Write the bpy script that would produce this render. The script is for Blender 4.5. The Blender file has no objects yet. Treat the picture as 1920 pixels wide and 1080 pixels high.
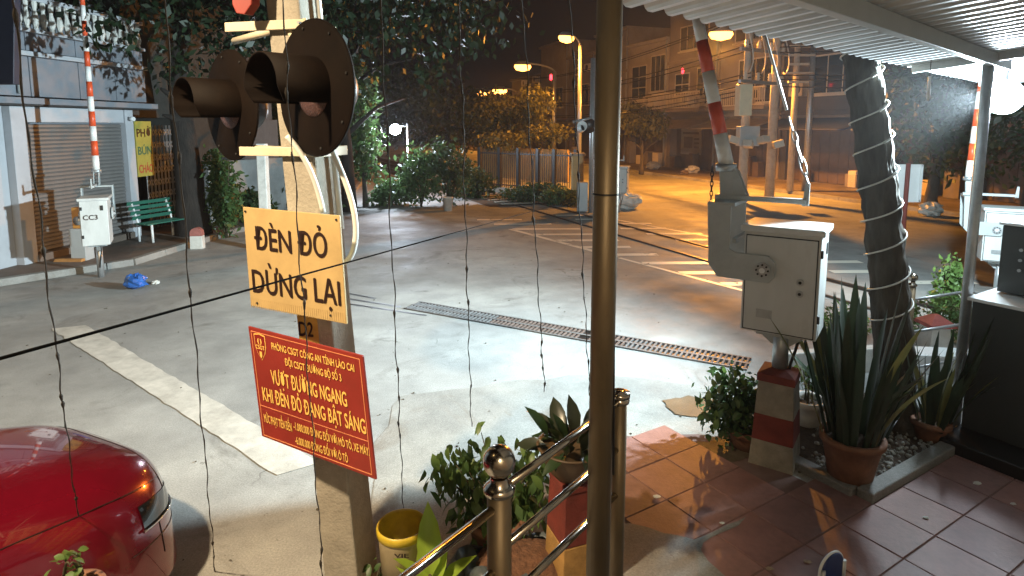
import bpy, math, random
import numpy as np
from mathutils import Vector, Matrix, Euler
random.seed(7); R = math.radians
SC = bpy.context.scene; COL = SC.collection
# ------------------------------------------------------------------ camera
F = 1144.0; PITCH = R(7); V0 = 375.5; H = 2.8
cam = bpy.data.cameras.new('camera'); camo = bpy.data.objects.new('camera', cam); COL.objects.link(camo)
cam.sensor_width = 36; cam.lens = F / 1920 * 36; cam.shift_y = -(540 - V0) / 1920
cam.clip_start = .05; cam.clip_end = 900
camo.location = (0, 0, H); camo.rotation_euler = (R(90) - PITCH, 0, 0)
SC.camera = camo
# ------------------------------------------------------------------ world: night sky with town glow
w = bpy.data.worlds.new('World'); SC.world = w; w.use_nodes = True
nt = w.node_tree; nt.nodes.clear()
sky = nt.nodes.new('ShaderNodeTexSky'); sky.sky_type = 'NISHITA'; sky.sun_disc = False
sky.sun_elevation = R(-8); sky.sun_rotation = R(200)
b1 = nt.nodes.new('ShaderNodeBackground'); b1.inputs[1].default_value = .05
b2 = nt.nodes.new('ShaderNodeBackground'); b2.inputs[0].default_value = (.0045, .0026, .0022, 1); b2.inputs[1].default_value = 1.0
ad = nt.nodes.new('ShaderNodeAddShader'); ow = nt.nodes.new('ShaderNodeOutputWorld')
nt.links.new(sky.outputs[0], b1.inputs[0]); nt.links.new(b1.outputs[0], ad.inputs[0]); nt.links.new(b2.outputs[0], ad.inputs[1]); nt.links.new(ad.outputs[0], ow.inputs[0])
moon = bpy.data.lights.new('moon', 'SUN'); moon.energy = .01; moon.angle = R(.5); moon.color = (.8, .88, 1)
mo = bpy.data.objects.new('moon', moon); COL.objects.link(mo); mo.rotation_euler = (R(40), 0, R(60))
SC.view_settings.view_transform = 'Standard'; SC.view_settings.look = 'None'; SC.view_settings.exposure = 0; SC.view_settings.gamma = 1
SC.cycles.use_denoising = True; SC.cycles.max_bounces = 6; SC.cycles.volume_bounces = 0
SC.cycles.sample_clamp_indirect = 3
# ------------------------------------------------------------------ pixel <-> place
CP, SP = math.cos(PITCH), math.sin(PITCH)
def ray(u, v):
    a, b = (u - 960) / F, (V0 - v) / F
    return Vector((a, b * SP + CP, b * CP - SP))
def G(u, v, z=0.0):            # point of the horizontal plane z seen at (u, v)
    d = ray(u, v); t = (z - H) / d.z
    return Vector((d.x * t, d.y * t, z))
def P(u, v, Y):                # point at distance Y in front of the lens plane seen at (u, v)
    d = ray(u, v); t = Y / d.y
    return Vector((d.x * t, Y, H + d.z * t))
E1 = Vector((.85, .527, 0)).normalized(); E2 = Vector((-E1.y, E1.x, 0)); UP = Vector((0, 0, 1))
# ------------------------------------------------------------------ materials
MATS = {}
def mat(name, col, rough=.6, metal=0., var=.25, scale=6., bump=.0, bscale=80., col2=None, spec=.5, coat=0., emit=None, es=0., dirt=0., stretch=None, trans=0.):
    if name in MATS: return MATS[name]
    m = bpy.data.materials.new(name); MATS[name] = m; m.use_nodes = True
    n, l = m.node_tree.nodes, m.node_tree.links
    p = n['Principled BSDF']
    p.inputs['Roughness'].default_value = rough; p.inputs['Metallic'].default_value = metal
    p.inputs['Specular IOR Level'].default_value = spec; p.inputs['Coat Weight'].default_value = coat
    if trans: p.inputs['Transmission Weight'].default_value = trans
    c = Vector(col[:3])
    c2 = Vector(col2) if col2 else c * (1 - var)
    tc = n.new('ShaderNodeTexCoord'); mp = n.new('ShaderNodeMapping'); l.new(tc.outputs['Object'], mp.inputs[0])
    if stretch: mp.inputs['Scale'].default_value = stretch
    nz = n.new('ShaderNodeTexNoise'); nz.inputs['Scale'].default_value = scale; nz.inputs['Detail'].default_value = 8; nz.inputs['Roughness'].default_value = .65
    l.new(mp.outputs[0], nz.inputs['Vector'])
    cr = n.new('ShaderNodeValToRGB'); cr.color_ramp.elements[0].position = .32; cr.color_ramp.elements[1].position = .68
    cr.color_ramp.elements[0].color = (*c2, 1); cr.color_ramp.elements[1].color = (*c, 1)
    l.new(nz.outputs[0], cr.inputs[0]); out = cr.outputs[0]
    if dirt:
        nd = n.new('ShaderNodeTexNoise'); nd.inputs['Scale'].default_value = scale * .37; nd.inputs['Detail'].default_value = 10; nd.inputs['Roughness'].default_value = .75
        l.new(mp.outputs[0], nd.inputs['Vector'])
        rd = n.new('ShaderNodeValToRGB'); rd.color_ramp.elements[0].position = .5; rd.color_ramp.elements[1].position = .72
        rd.color_ramp.elements[0].color = (0, 0, 0, 1); rd.color_ramp.elements[1].color = (dirt, dirt, dirt, 1)
        l.new(nd.outputs[0], rd.inputs[0])
        mx = n.new('ShaderNodeMixRGB'); mx.inputs[2].default_value = (.05, .035, .02, 1)
        l.new(rd.outputs[0], mx.inputs[0]); l.new(out, mx.inputs[1]); out = mx.outputs[0]
    l.new(out, p.inputs['Base Color'])
    if bump:
        nb = n.new('ShaderNodeTexNoise'); nb.inputs['Scale'].default_value = bscale; nb.inputs['Detail'].default_value = 6
        l.new(mp.outputs[0], nb.inputs['Vector'])
        bp = n.new('ShaderNodeBump'); bp.inputs['Strength'].default_value = bump; bp.inputs['Distance'].default_value = .02
        l.new(nb.outputs[0], bp.inputs['Height']); l.new(bp.outputs[0], p.inputs['Normal'])
    if emit:
        p.inputs['Emission Color'].default_value = (*emit, 1); p.inputs['Emission Strength'].default_value = es
    return m
def ground_mat(name, light, dark, big=.22, crack=True, rough=.75, wet=.0, stain=(.045, .04, .035), stain_amt=.75):
    m = bpy.data.materials.new(name); MATS[name] = m; m.use_nodes = True
    n, l = m.node_tree.nodes, m.node_tree.links; p = n['Principled BSDF']; p.inputs['Roughness'].default_value = rough
    p.inputs['Specular IOR Level'].default_value = .35
    tc = n.new('ShaderNodeTexCoord'); co = tc.outputs['Object']
    def noise(s, d=6, r=.6, dist=0.):
        k = n.new('ShaderNodeTexNoise'); k.inputs['Scale'].default_value = s; k.inputs['Detail'].default_value = d; k.inputs['Roughness'].default_value = r; k.inputs['Distortion'].default_value = dist
        l.new(co, k.inputs['Vector']); return k.outputs[0]
    def ramp(x, a, b, ca, cb):
        k = n.new('ShaderNodeValToRGB'); k.color_ramp.elements[0].position = a; k.color_ramp.elements[1].position = b
        k.color_ramp.elements[0].color = (*ca, 1); k.color_ramp.elements[1].color = (*cb, 1); l.new(x, k.inputs[0]); return k.outputs[0]
    def mix(f, a, b, t='MIX'):
        k = n.new('ShaderNodeMixRGB'); k.blend_type = t
        for i, x in enumerate((f, a, b)):
            if hasattr(x, 'links'): l.new(x, k.inputs[i])
            else: k.inputs[i].default_value = x if isinstance(x, float) else (*x, 1)
        return k.outputs[0]
    base = ramp(noise(big, 5, .6, .6), .36, .64, dark, light)
    base = mix(.55, base, ramp(noise(1.7, 8, .7), .3, .7, (.55, .55, .55), (1.25, 1.25, 1.25)), 'MULTIPLY')
    base = mix(.7, base, ramp(noise(75, 3, .7), .3, .75, (.6, .6, .6), (1.3, 1.3, 1.3)), 'MULTIPLY')
    base = mix(.5, base, ramp(noise(.13, 3, .5, 2.5), .47, .53, (.78, .78, .79), (1.12, 1.12, 1.1)), 'MULTIPLY')
    st = ramp(noise(.75, 9, .72, 1.2), .56, .7, (0, 0, 0), (stain_amt,) * 3)
    base = mix(st, base, stain)
    sp = ramp(noise(11, 4, .6), .685, .72, (0, 0, 0), (.8, .8, .8)); base = mix(sp, base, stain)
    if crack:
        vo = n.new('ShaderNodeTexVoronoi'); vo.feature = 'DISTANCE_TO_EDGE'; vo.inputs['Scale'].default_value = .42
        nn = n.new('ShaderNodeTexNoise'); nn.inputs['Scale'].default_value = 1.6; nn.inputs['Detail'].default_value = 6; l.new(co, nn.inputs['Vector'])
        ml = n.new('ShaderNodeVectorMath'); ml.operation = 'MULTIPLY_ADD'; ml.inputs[1].default_value = (.9, .9, 0); l.new(nn.outputs['Color'], ml.inputs[0]); l.new(co, ml.inputs[2]); l.new(ml.outputs[0], vo.inputs['Vector'])
        cw = ramp(vo.outputs['Distance'], .0005, .0045, (1, 1, 1), (0, 0, 0))
        msk = ramp(noise(.5, 4), .55, .63, (0, 0, 0), (.85, .85, .85))
        base = mix(mix(1., cw, msk, 'MULTIPLY'), base, (.02, .018, .015))
    l.new(base, p.inputs['Base Color'])
    rr = ramp(noise(.9, 6, .7), .35, .7, (rough - .22 - wet,) * 3, (min(.95, rough + .1),) * 3); l.new(rr, p.inputs['Roughness'])
    bp = n.new('ShaderNodeBump'); bp.inputs['Strength'].default_value = .35; bp.inputs['Distance'].default_value = .01
    l.new(noise(90, 5, .7), bp.inputs['Height']); l.new(bp.outputs[0], p.inputs['Normal'])
    return m
def leaf_mat(name, c, c2, rough=.45, sub=.25):
    m = mat(name, c, rough, col2=c2, scale=1.3, spec=.45)
    p = m.node_tree.nodes['Principled BSDF']
    n, l = m.node_tree.nodes, m.node_tree.links
    tr = n.new('ShaderNodeBsdfTranslucent'); tr.inputs[0].default_value = (*[min(1, x * 1.6) for x in c], 1)
    mx = n.new('ShaderNodeMixShader'); mx.inputs[0].default_value = sub
    l.new(p.outputs[0], mx.inputs[1]); l.new(tr.outputs[0], mx.inputs[2]); l.new(mx.outputs[0], n['Material Output'].inputs[0])
    return m
def glow_mat(name, col, strength):
    m = bpy.data.materials.new(name); MATS[name] = m; m.use_nodes = True; n = m.node_tree.nodes
    p = n['Principled BSDF']; p.inputs['Base Color'].default_value = (*col, 1); p.inputs['Emission Color'].default_value = (*col, 1); p.inputs['Emission Strength'].default_value = strength
    return m
# ------------------------------------------------------------------ mesh building
class MB:
    def __init__(s): s.v = []; s.f = []; s.s = []; s.m = []
    def _add(s, vs, fs, smooth=False, mi=0):
        o = len(s.v); s.v += [tuple(x) for x in vs]
        for q in fs: s.f.append(tuple(o + i for i in q)); s.s.append(smooth); s.m.append(mi)
        return s
    def box(s, c, size, rot=None, mi=0):
        c = Vector(c); hx, hy, hz = [x / 2 for x in size]
        vs = [Vector((x, y, z)) for x in (-hx, hx) for y in (-hy, hy) for z in (-hz, hz)]
        if rot is not None: vs = [rot @ q for q in vs]
        return s._add([c + q for q in vs], [(0, 1, 3, 2), (4, 6, 7, 5), (0, 4, 5, 1), (2, 3, 7, 6), (0, 2, 6, 4), (1, 5, 7, 3)], False, mi)
    def hexa(s, b, t, mi=0):      # four base corners, four top corners
        return s._add(list(b) + list(t), [(3, 2, 1, 0), (4, 5, 6, 7), (0, 1, 5, 4), (1, 2, 6, 5), (2, 3, 7, 6), (3, 0, 4, 7)], False, mi)
    def quad(s, a, b, c, d, mi=0): return s._add([a, b, c, d], [(0, 1, 2, 3)], False, mi)
    def poly(s, pts, mi=0): return s._add(pts, [tuple(range(len(pts)))], False, mi)
    def prism(s, pts, ext, mi=0):
        n = len(pts); ext = Vector(ext); pts = [Vector(q) for q in pts]
        fs = [tuple(range(n))[::-1], tuple(range(n, 2 * n))] + [(i, (i + 1) % n, n + (i + 1) % n, n + i) for i in range(n)]
        return s._add(pts + [q + ext for q in pts], fs, False, mi)
    def tube(s, pts, r, n=8, cap=True, mi=0, closed=False):
        pts = [Vector(q) for q in pts]; k = len(pts)
        rs = r if isinstance(r, (list, tuple)) else [r] * k
        vs = []; nrm = None
        for i, q in enumerate(pts):
            if closed: t = pts[(i + 1) % k] - pts[i - 1]
            else: t = pts[min(i + 1, k - 1)] - pts[max(i - 1, 0)]
            t.normalize()
            if nrm is None: nrm = t.orthogonal().normalized()
            nrm = (nrm - t * nrm.dot(t)).normalized(); bi = t.cross(nrm)
            for j in range(n):
                a = 2 * math.pi * j / n; vs.append(q + (nrm * math.cos(a) + bi * math.sin(a)) * rs[i])
        fs = [(i * n + j, i * n + (j + 1) % n, (i + 1) * n + (j + 1) % n, (i + 1) * n + j) for i in range(k - 1) for j in range(n)]
        if closed: fs += [((k - 1) * n + j, (k - 1) * n + (j + 1) % n, (j + 1) % n, j) for j in range(n)]
        s._add(vs, fs, True, mi)
        if cap and not closed:
            o = len(s.v) - k * n
            s.f.append(tuple(o + j for j in range(n))[::-1]); s.s.append(False); s.m.append(mi)
            s.f.append(tuple(o + (k - 1) * n + j for j in range(n))); s.s.append(False); s.m.append(mi)
        return s
    def lathe(s, prof, c, n=24, M=None, smooth=True, mi=0, a0=0., a1=2 * math.pi):
        c = Vector(c); full = abs(a1 - a0 - 2 * math.pi) < 1e-6; m = n if full else n + 1; vs = []
        for (r, z) in prof:
            for j in range(m):
                a = a0 + (a1 - a0) * j / n; q = Vector((r * math.cos(a), r * math.sin(a), z))
                vs.append(c + (M @ q if M is not None else q))
        fs = [(i * m + j, i * m + (j + 1) % m, (i + 1) * m + (j + 1) % m, (i + 1) * m + j) for i in range(len(prof) - 1) for j in range(n)]
        return s._add(vs, fs, smooth, mi)
    def build(s, name, m, parent=None, bevel=0., origin=None, seg=2):
        me = bpy.data.meshes.new(name)
        off = Vector(ROOT.get(parent.name, (0, 0, 0))) if parent else Vector(origin or (0, 0, 0))
        me.from_pydata([tuple(Vector(q) - off) for q in s.v], [], s.f)
        me.polygons.foreach_set('use_smooth', s.s)
        ms = m if isinstance(m, (list, tuple)) else [m]
        for x in ms: me.materials.append(x)
        if len(ms) > 1: me.polygons.foreach_set('material_index', s.m)
        me.update()
        o = bpy.data.objects.new(name, me); COL.objects.link(o)
        if parent: o.parent = parent; ROOT[o.name] = tuple(off)
        else: o.location = off; ROOT[o.name] = tuple(off)
        if bevel:
            b = o.modifiers.new('bevel', 'BEVEL'); b.width = bevel; b.segments = seg; b.limit_method = 'ANGLE'; b.angle_limit = R(40)
        return o
ROOT = {}
def tag(o, label, cat, group=None, kind=None):
    if label: o['label'] = label
    if cat: o['category'] = cat
    if group: o['group'] = group
    if kind: o['kind'] = kind
    return o
def thing(name, label, cat, loc, group=None, rz=0.):
    o = bpy.data.objects.new(name, None); COL.objects.link(o); o.location = loc; o.rotation_euler = (0, 0, rz); o.empty_display_size = .1
    ROOT[o.name] = tuple(loc); return tag(o, label, cat, group)
def struct(name, mb, m, label=None):
    o = mb.build(name, m); o['kind'] = 'structure'
    o['label'] = label or name.replace('_', ' ')
    return o
def copy_tree(o, parent=None):
    c = o.copy(); COL.objects.link(c); c.parent = parent
    if parent: c.matrix_parent_inverse = Matrix()
    for ch in o.children: copy_tree(ch, c)
    return c
def inst(name, mesh, parent, M):
    o = bpy.data.objects.new(name, mesh); COL.objects.link(o); o.parent = parent; o.matrix_local = M; return o
def frame(x, y, z, p):
    M = Matrix((x, y, z)).transposed().to_4x4(); M.translation = p; return M
def lamp(name, kind, loc, power, col, size=.1, rot=None, **kw):
    d = bpy.data.lights.new(name, kind); d.energy = power; d.color = col
    if kind in ('POINT', 'SPOT'): d.shadow_soft_size = size
    for k, v in kw.items(): setattr(d, k, v)
    o = bpy.data.objects.new(name, d); COL.objects.link(o); o.location = loc
    if rot is not None: o.rotation_euler = rot
    return o
def aim(d): return Vector(d).to_track_quat('-Z', 'Y').to_euler()
# ------------------------------------------------------------------ lettering
_cap = {}
def text_obj(s, parent, m, TL, Rv, Dv, x0, x1, yb, cap, lift=.004, bold=.02, name='lettering'):
    """one line of lettering on the board TL, Rv (width vector), Dv (height vector): from fraction x0 to x1, base line yb, capital height cap"""
    c = bpy.data.curves.new('t', 'FONT'); c.body = s; c.size = 1; c.extrude = 0.0; c.resolution_u = 3
    o = bpy.data.objects.new('t', c); COL.objects.link(o)
    dg = bpy.context.evaluated_depsgraph_get(); me = bpy.data.meshes.new_from_object(o.evaluated_get(dg))
    bpy.data.objects.remove(o)
    xs = [q.co.x for q in me.vertices]; a, b = min(xs), max(xs)
    rx = Rv.normalized(); dn = Dv.normalized(); nn = rx.cross(-dn).normalized()
    sx = (x1 - x0) * Rv.length / (b - a); sy = cap * Dv.length / .73
    off = Vector(ROOT.get(parent.name, (0, 0, 0)))
    org = TL + Rv * x0 + Dv * yb + nn * lift - off
    for q in me.vertices: q.co = org + rx * ((q.co.x - a) * sx) - dn * (q.co.y * sy) + nn * (q.co.z * .2)
    if bold:                                   # heavier strokes: the same glyphs again, a hair to each side and above
        vs = [q.co.copy() for q in me.vertices]; fs = [tuple(p.vertices) for p in me.polygons]; V2 = []; F2 = []
        for i, (dx, dy) in enumerate(((0, 0), (1, 0), (-1, 0), (0, .7), (0, -.7))):
            o_ = len(V2); V2 += [v + rx * (bold * sx * dx) - dn * (bold * sy * dy) + nn * (.00012 * i) for v in vs]; F2 += [tuple(o_ + k for k in f) for f in fs]
        me = bpy.data.meshes.new(name); me.from_pydata(V2, [], F2)
    me.name = name; me.materials.clear(); me.materials.append(m)
    t = bpy.data.objects.new(name, me); COL.objects.link(t); t.parent = parent
    return t
# ------------------------------------------------------------------ foliage
def leaf_mesh(name, L, W, m, fold=.25, droop=.25, tip=1.0):
    vs = []; fs = []
    rows = [(0, .06), (.25, .8), (.5, 1), (.75, .72), (1, .0)]
    for (t, wd) in rows:
        z = -droop * L * t * t
        if wd == 0: vs.append((0, L * t, z))
        else: vs += [(-W / 2 * wd, L * t, z + fold * W / 2 * wd), (0, L * t, z), (W / 2 * wd, L * t, z + fold * W / 2 * wd)]
    for i in range(3):
        o = i * 3; fs += [(o, o + 1, o + 4, o + 3), (o + 1, o + 2, o + 5, o + 4)]
    fs += [(9, 10, 12), (10, 11, 12)]
    me = bpy.data.meshes.new(name); me.from_pydata(vs, [], fs); me.materials.append(m)
    me.polygons.foreach_set('use_smooth', [True] * len(fs)); me.update(); return me
def leaf_cloud(blobs, n, size, rng, aspect=2.0, hang=.4, shell=.55):
    """n leaf faces spread through ellipsoids (centre, radii): numpy arrays"""
    vol = np.array([r[0] * r[1] * r[2] for c, r in blobs]); pick = rng.choice(len(blobs), n, p=vol / vol.sum())
    C = np.array([list(c) for c, r in blobs])[pick]; Rr = np.array([list(r) for c, r in blobs])[pick]
    d = rng.normal(size=(n, 3)); d /= np.linalg.norm(d, axis=1)[:, None]
    rad = shell + (1 - shell) * rng.random((n, 1)); rad = np.where(rng.random((n, 1)) < .3, rng.random((n, 1)), rad)
    p = C + d * rad * Rr * (1 + .25 * rng.normal(size=(n, 1)) * .6)
    ax = rng.normal(size=(n, 3)); ax[:, 2] -= hang * 1.5; ax /= np.linalg.norm(ax, axis=1)[:, None]
    b = rng.normal(size=(n, 3)); b -= ax * (b * ax).sum(1)[:, None]; b /= np.linalg.norm(b, axis=1)[:, None]
    L = size * (.6 + .8 * rng.random((n, 1))); W = L / aspect
    v = np.stack([p, p + ax * L * .45 + b * W * .5, p + ax * L, p + ax * L * .45 - b * W * .5], 1).reshape(-1, 3)
    return v
def crown_obj(name, parent, blobs, n, size, m, seed=1, **kw):
    rng = np.random.default_rng(seed); v = leaf_cloud(blobs, n, size, rng, **kw)
    off = np.array(ROOT.get(parent.name, (0, 0, 0)))
    me = bpy.data.meshes.new(name); me.from_pydata((v - off).tolist(), [], np.arange(len(v)).reshape(-1, 4).tolist()); me.materials.append(m); me.update()
    o = bpy.data.objects.new(name, me); COL.objects.link(o); o.parent = parent; return o
def limbs(mb, base, top, r, nb, spread, rng, up=1.0):
    """tapered trunk with limbs"""
    base, top = Vector(base), Vector(top); k = 7
    pts = [base.lerp(top, i / (k - 1)) + Vector((rng.uniform(-1, 1), rng.uniform(-1, 1), 0)) * r * .35 * (0 < i < k - 1) for i in range(k)]
    mb.tube(pts, [r * (1.25 if i == 0 else 1 - .55 * i / (k - 1)) for i in range(k)], 10)
    for i in range(nb):
        t = .45 + .55 * i / max(1, nb - 1); s = base.lerp(top, t); a = rng.uniform(0, 6.28)
        e = s + Vector((math.cos(a) * spread, math.sin(a) * spread, up * spread * rng.uniform(.4, 1)))
        md = s.lerp(e, .5) + Vector((0, 0, .12 * spread)); q = r * (1 - .5 * t) * .55
        mb.tube([s, md, e], [q, q * .6, q * .2], 6)
def tree(name, label, base, top, r, blobs, n, size, bark, lm, group=None, nb=6, seed=1, spread=1.5, **kw):
    t = thing(name, label, 'tree' if 'tree' in name else 'shrub', tuple(base), group); rng = random.Random(seed)
    mb = MB(); limbs(mb, base, top, r, nb, spread, rng); mb.build('trunk', bark, t)
    crown_obj('crown', t, blobs, n, size, lm, seed, **kw); return t
# ------------------------------------------------------------------ palette
M_road = ground_mat('asphalt', (.37, .375, .36), (.25, .25, .24), stain=(.10, .095, .085))
M_conc = ground_mat('old_concrete', (.33, .325, .30), (.22, .215, .20), big=.5, stain=(.12, .08, .045), stain_amt=.6)
M_walk = ground_mat('worn_pavement', (.20, .15, .12), (.10, .085, .07), big=.4)
M_earth = ground_mat('earth', (.07, .055, .04), (.03, .026, .02), big=.6, crack=False, rough=.9)
M_far = ground_mat('dusty_pavement', (.22, .18, .14), (.12, .10, .08), big=.4)
M_tile = [mat('red_tile_%d' % i, c, .5, var=.4, scale=3.5, dirt=.5, bump=.12, bscale=40) for i, c in enumerate([(.30, .155, .135), (.27, .145, .13), (.33, .175, .15), (.27, .15, .14)])]
M_grout = mat('grout', (.17, .105, .09), .9)
M_wpaint = mat('road_paint', (.50, .485, .44), .65, var=.35, scale=5, bump=.15, dirt=.35)
M_white = mat('white_enamel', (.72, .74, .74), .35, var=.08, scale=3, dirt=.12)
M_grey = mat('grey_paint', (.38, .40, .40), .4, var=.12, scale=4, dirt=.2)
M_galv = mat('galvanised', (.45, .47, .48), .38, .6, var=.25, scale=14)
M_steel = mat('stainless', (.52, .47, .40), .2, 1., var=.15, scale=9)
M_steel2 = mat('brushed_pipe', (.24, .18, .11), .5, .7, var=.4, scale=5, dirt=.3, stretch=(1, 1, .25))
M_roof = mat('roof_sheet', (.62, .64, .66), .38, .25, var=.25, scale=2.5, dirt=.25)
M_black = mat('black_paint', (.012, .011, .011), .42, var=.3)
M_rubber = mat('black_rubber', (.015, .015, .015), .6)
M_hood = mat('hood_black', (.0065, .0032, .0018), .7, var=.5, scale=9, dirt=.05, spec=.12)
M_pole = mat('weathered_concrete', (.36, .33, .27), .85, var=.35, scale=5, bump=.3, bscale=60, dirt=.35)
M_ped = mat('old_post_concrete', (.32, .29, .23), .85, var=.4, scale=7, bump=.3, dirt=.5)
M_red = mat('red_paint', (.42, .035, .025), .55, var=.35, scale=6, dirt=.35)
M_redpost = mat('faded_red_paint', (.20, .035, .024), .75, var=.4, scale=8, bump=.2, dirt=.5)
M_yellowpost = mat('flaking_ochre', (.48, .27, .08), .8, var=.5, scale=7, bump=.3, dirt=.5)
M_signred = mat('sign_red', (.25, .030, .022), .4, var=.25, scale=3, dirt=.25)
M_signyel = mat('sign_yellow', (.47, .335, .15), .45, var=.2, scale=4, dirt=.3)
M_letyel = mat('letter_yellow', (.80, .50, .12), .45, var=.05)
M_ink = mat('letter_black', (.02, .008, .006), .5)
M_terra = mat('terracotta', (.22, .10, .055), .8, var=.4, scale=8, bump=.2, dirt=.5)
M_potw = mat('white_pot', (.60, .60, .56), .55, var=.2, scale=6, dirt=.4)
M_soil = mat('soil', (.06, .038, .022), .95, var=.5, scale=30, bump=.8, bscale=50)
M_string = mat('string', (.035, .028, .022), .9, var=.4, scale=40)
M_cable = mat('cable', (.006, .006, .006), .95, spec=.02)
M_pvc = mat('white_hose', (.62, .63, .60), .4, var=.15)
M_bark = mat('bark', (.085, .075, .06), .95, var=.6, scale=9, bump=1., bscale=18, stretch=(1, 1, .25))
M_bark2 = mat('dark_bark', (.028, .022, .018), .95, var=.6, scale=9, bump=1., bscale=18, stretch=(1, 1, .25))
M_stem = mat('stem', (.06, .055, .025), .8, var=.4)
L_dark = leaf_mat('leaf_dark', (.045, .085, .028), (.018, .04, .014))
L_dim = leaf_mat('leaf_dim', (.014, .030, .011), (.006, .014, .005))
L_mid = leaf_mat('leaf_mid', (.07, .13, .04), (.03, .065, .02))
L_pale = leaf_mat('leaf_pale', (.12, .20, .05), (.06, .11, .03))
L_lime = leaf_mat('leaf_lime', (.34, .46, .05), (.22, .34, .04), sub=.35)
L_yel = leaf_mat('leaf_olive', (.11, .11, .03), (.05, .055, .015))
L_snake = leaf_mat('leaf_snake', (.035, .055, .03), (.012, .024, .014), .35, .06)
L_cord = leaf_mat('leaf_cordate', (.05, .06, .035), (.02, .026, .016), .3, .1)
# ------------------------------------------------------------------ ground
mb = MB(); mb.quad((-300, -60, 0), (300, -60, 0), (300, 420, 0), (-300, 420, 0)); struct('ground', mb, M_road, 'grey worn asphalt and concrete ground of the crossing')
def sheet(name, pts, z, m, label, thick=0.):
    mb = MB(); q = [Vector((a.x, a.y, z)) for a in pts]
    if thick: mb.prism([a - Vector((0, 0, thick)) for a in q], (0, 0, thick))
    else: mb.poly(q)
    o = struct(name, mb, m, label)
    return o
def rough_edge(pts, rng, step=.18, amp=.05):
    out = []
    for i, a in enumerate(pts):
        b = pts[(i + 1) % len(pts)]; k = max(1, int((b - a).length / step))
        for j in range(k):
            q = a.lerp(b, j / k); out.append(q + Vector((rng.uniform(-amp, amp), rng.uniform(-amp, amp), 0)))
    return out
rg = random.Random(3)
# left pavement in front of the shops, a step up with a kerb
lw = [Vector((-16, 7.2, 0)), Vector((-9.2, 10.2, 0)), Vector((-7.95, 11.7, 0)), G(250, 497), G(440, 437), G(560, 413), G(640, 392), Vector((-7.4, 30, 0)), Vector((-16, 30, 0))]
o = sheet('left_pavement', lw, .12, M_walk, 'brown worn pavement in front of the shuttered shop', .12)
mb = MB()
for a, b in zip(lw[:-2], lw[1:-1]):
    d = (b - a).normalized(); nrm = Vector((d.y, -d.x, 0)); k = int((b - a).length / 1.0) + 1
    for i in range(k):
        p0 = a.lerp(b, i / k) + d * .006; p1 = a.lerp(b, (i + 1) / k) - d * .006
        m2 = MB(); m2.hexa([p0 - nrm * .1 + UP * .0, p0 + nrm * .06, p1 + nrm * .06, p1 - nrm * .1], [p0 - nrm * .1 + UP * .128, p0 + nrm * .045 + UP * .128, p1 + nrm * .045 + UP * .128, p1 - nrm * .1 + UP * .128])
        m2.build('kerb_stone', M_conc, o, .008)
# far pavement in front of the houses
RD = Vector((-.342, .94, 0)); RN = Vector((.94, .342, 0)); RA = Vector((12.5, 22.4, 0))
fw = [RA - RD * 12, RA + RD * 70, RA + RD * 70 + RN * 25, RA - RD * 12 + RN * 25]
o = sheet('far_pavement', fw, .12, M_far, 'dusty pavement along the row of houses across the road', .12)
for i in range(34):
    p0 = RA + RD * (-8 + i * 1.2 + .01); p1 = p0 + RD * 1.18
    m2 = MB(); m2.hexa([p0 - RN * .12, p0 + RN * .1, p1 + RN * .1, p1 - RN * .12], [p0 - RN * .1 + UP * .13, p0 + RN * .1 + UP * .13, p1 + RN * .1 + UP * .13, p1 - RN * .1 + UP * .13]); m2.build('kerb_stone', M_conc, o)
# pale concrete apron patches in the crossing
sheet('concrete_apron', rough_edge([G(690, 860), G(760, 740), G(1100, 700), G(1330, 730), G(1430, 830), G(1400, 900), G(1180, 1000), G(1180, 1120), G(700, 1120)], rg, .25, .06), .004, M_conc, 'pale cracked concrete apron around the planters')
M_mud_shadow = ground_mat('mud_and_shadow', (.15, .115, .075), (.09, .07, .045), big=1.5, crack=False, rough=.6)
for k, pp in enumerate([[(1280, 850), (1310, 830), (1395, 828), (1420, 845), (1400, 862), (1360, 870), (1330, 866)], [(1240, 752), (1290, 745), (1340, 750), (1330, 785), (1262, 778)]]):  # first patch is mud, second paints the bush's cast shadow
    o = sheet('mud_and_shadow', rough_edge([G(*q) for q in pp], rg, .07, .025), .0125, M_mud_shadow, 'brown mud stain and painted bush shadow on the concrete'); o['kind'] = 'structure'
# red tiles
CORN = G(1620, 940)
A_poly = [(1150, 828), (1300, 826), (1395, 862), (1500, 905), (1450, 950), (1400, 972), (1300, 1012), (1150, 975)]
B_poly = [(1300, 1012), (1420, 968), (1475, 925), (1560, 935), (1620, 945), (1835, 822), (1990, 880), (2100, 1250), (1250, 1250)]
def inside(pt, poly):
    x, y = pt; r = False; j = len(poly) - 1
    for i in range(len(poly)):
        (xi, yi), (xj, yj) = poly[i], poly[j]
        if (yi > y) != (yj > y) and x < (xj - xi) * (y - yi) / (yj - yi) + xi: r = not r
        j = i
    return r
Aw = [tuple(G(*q).xy) for q in A_poly]; Bw = [tuple(G(*q).xy) for q in B_poly]
tiles = sheet('tiled_forecourt', [G(1130, 820), G(1310, 815), G(1480, 890), G(1560, 930), G(1620, 948), G(1840, 815), G(2050, 870), G(2050, 1300), G(1130, 1300)], .006, M_grout, 'red tiled forecourt beside the planter')
TS = .42
tm = []
for k in range(4):
    b = MB(); h = TS / 2 - .0035; b.hexa([(-h, -h, 0), (h, -h, 0), (h, h, 0), (-h, h, 0)], [(-h + .004, -h + .004, .008), (h - .004, -h + .004, .008), (h - .004, h - .004, .008), (-h + .004, h - .004, .008)])
    me = bpy.data.meshes.new('tile'); me.from_pydata(b.v, [], b.f); me.materials.append(M_tile[k]); tm.append(me)
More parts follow.
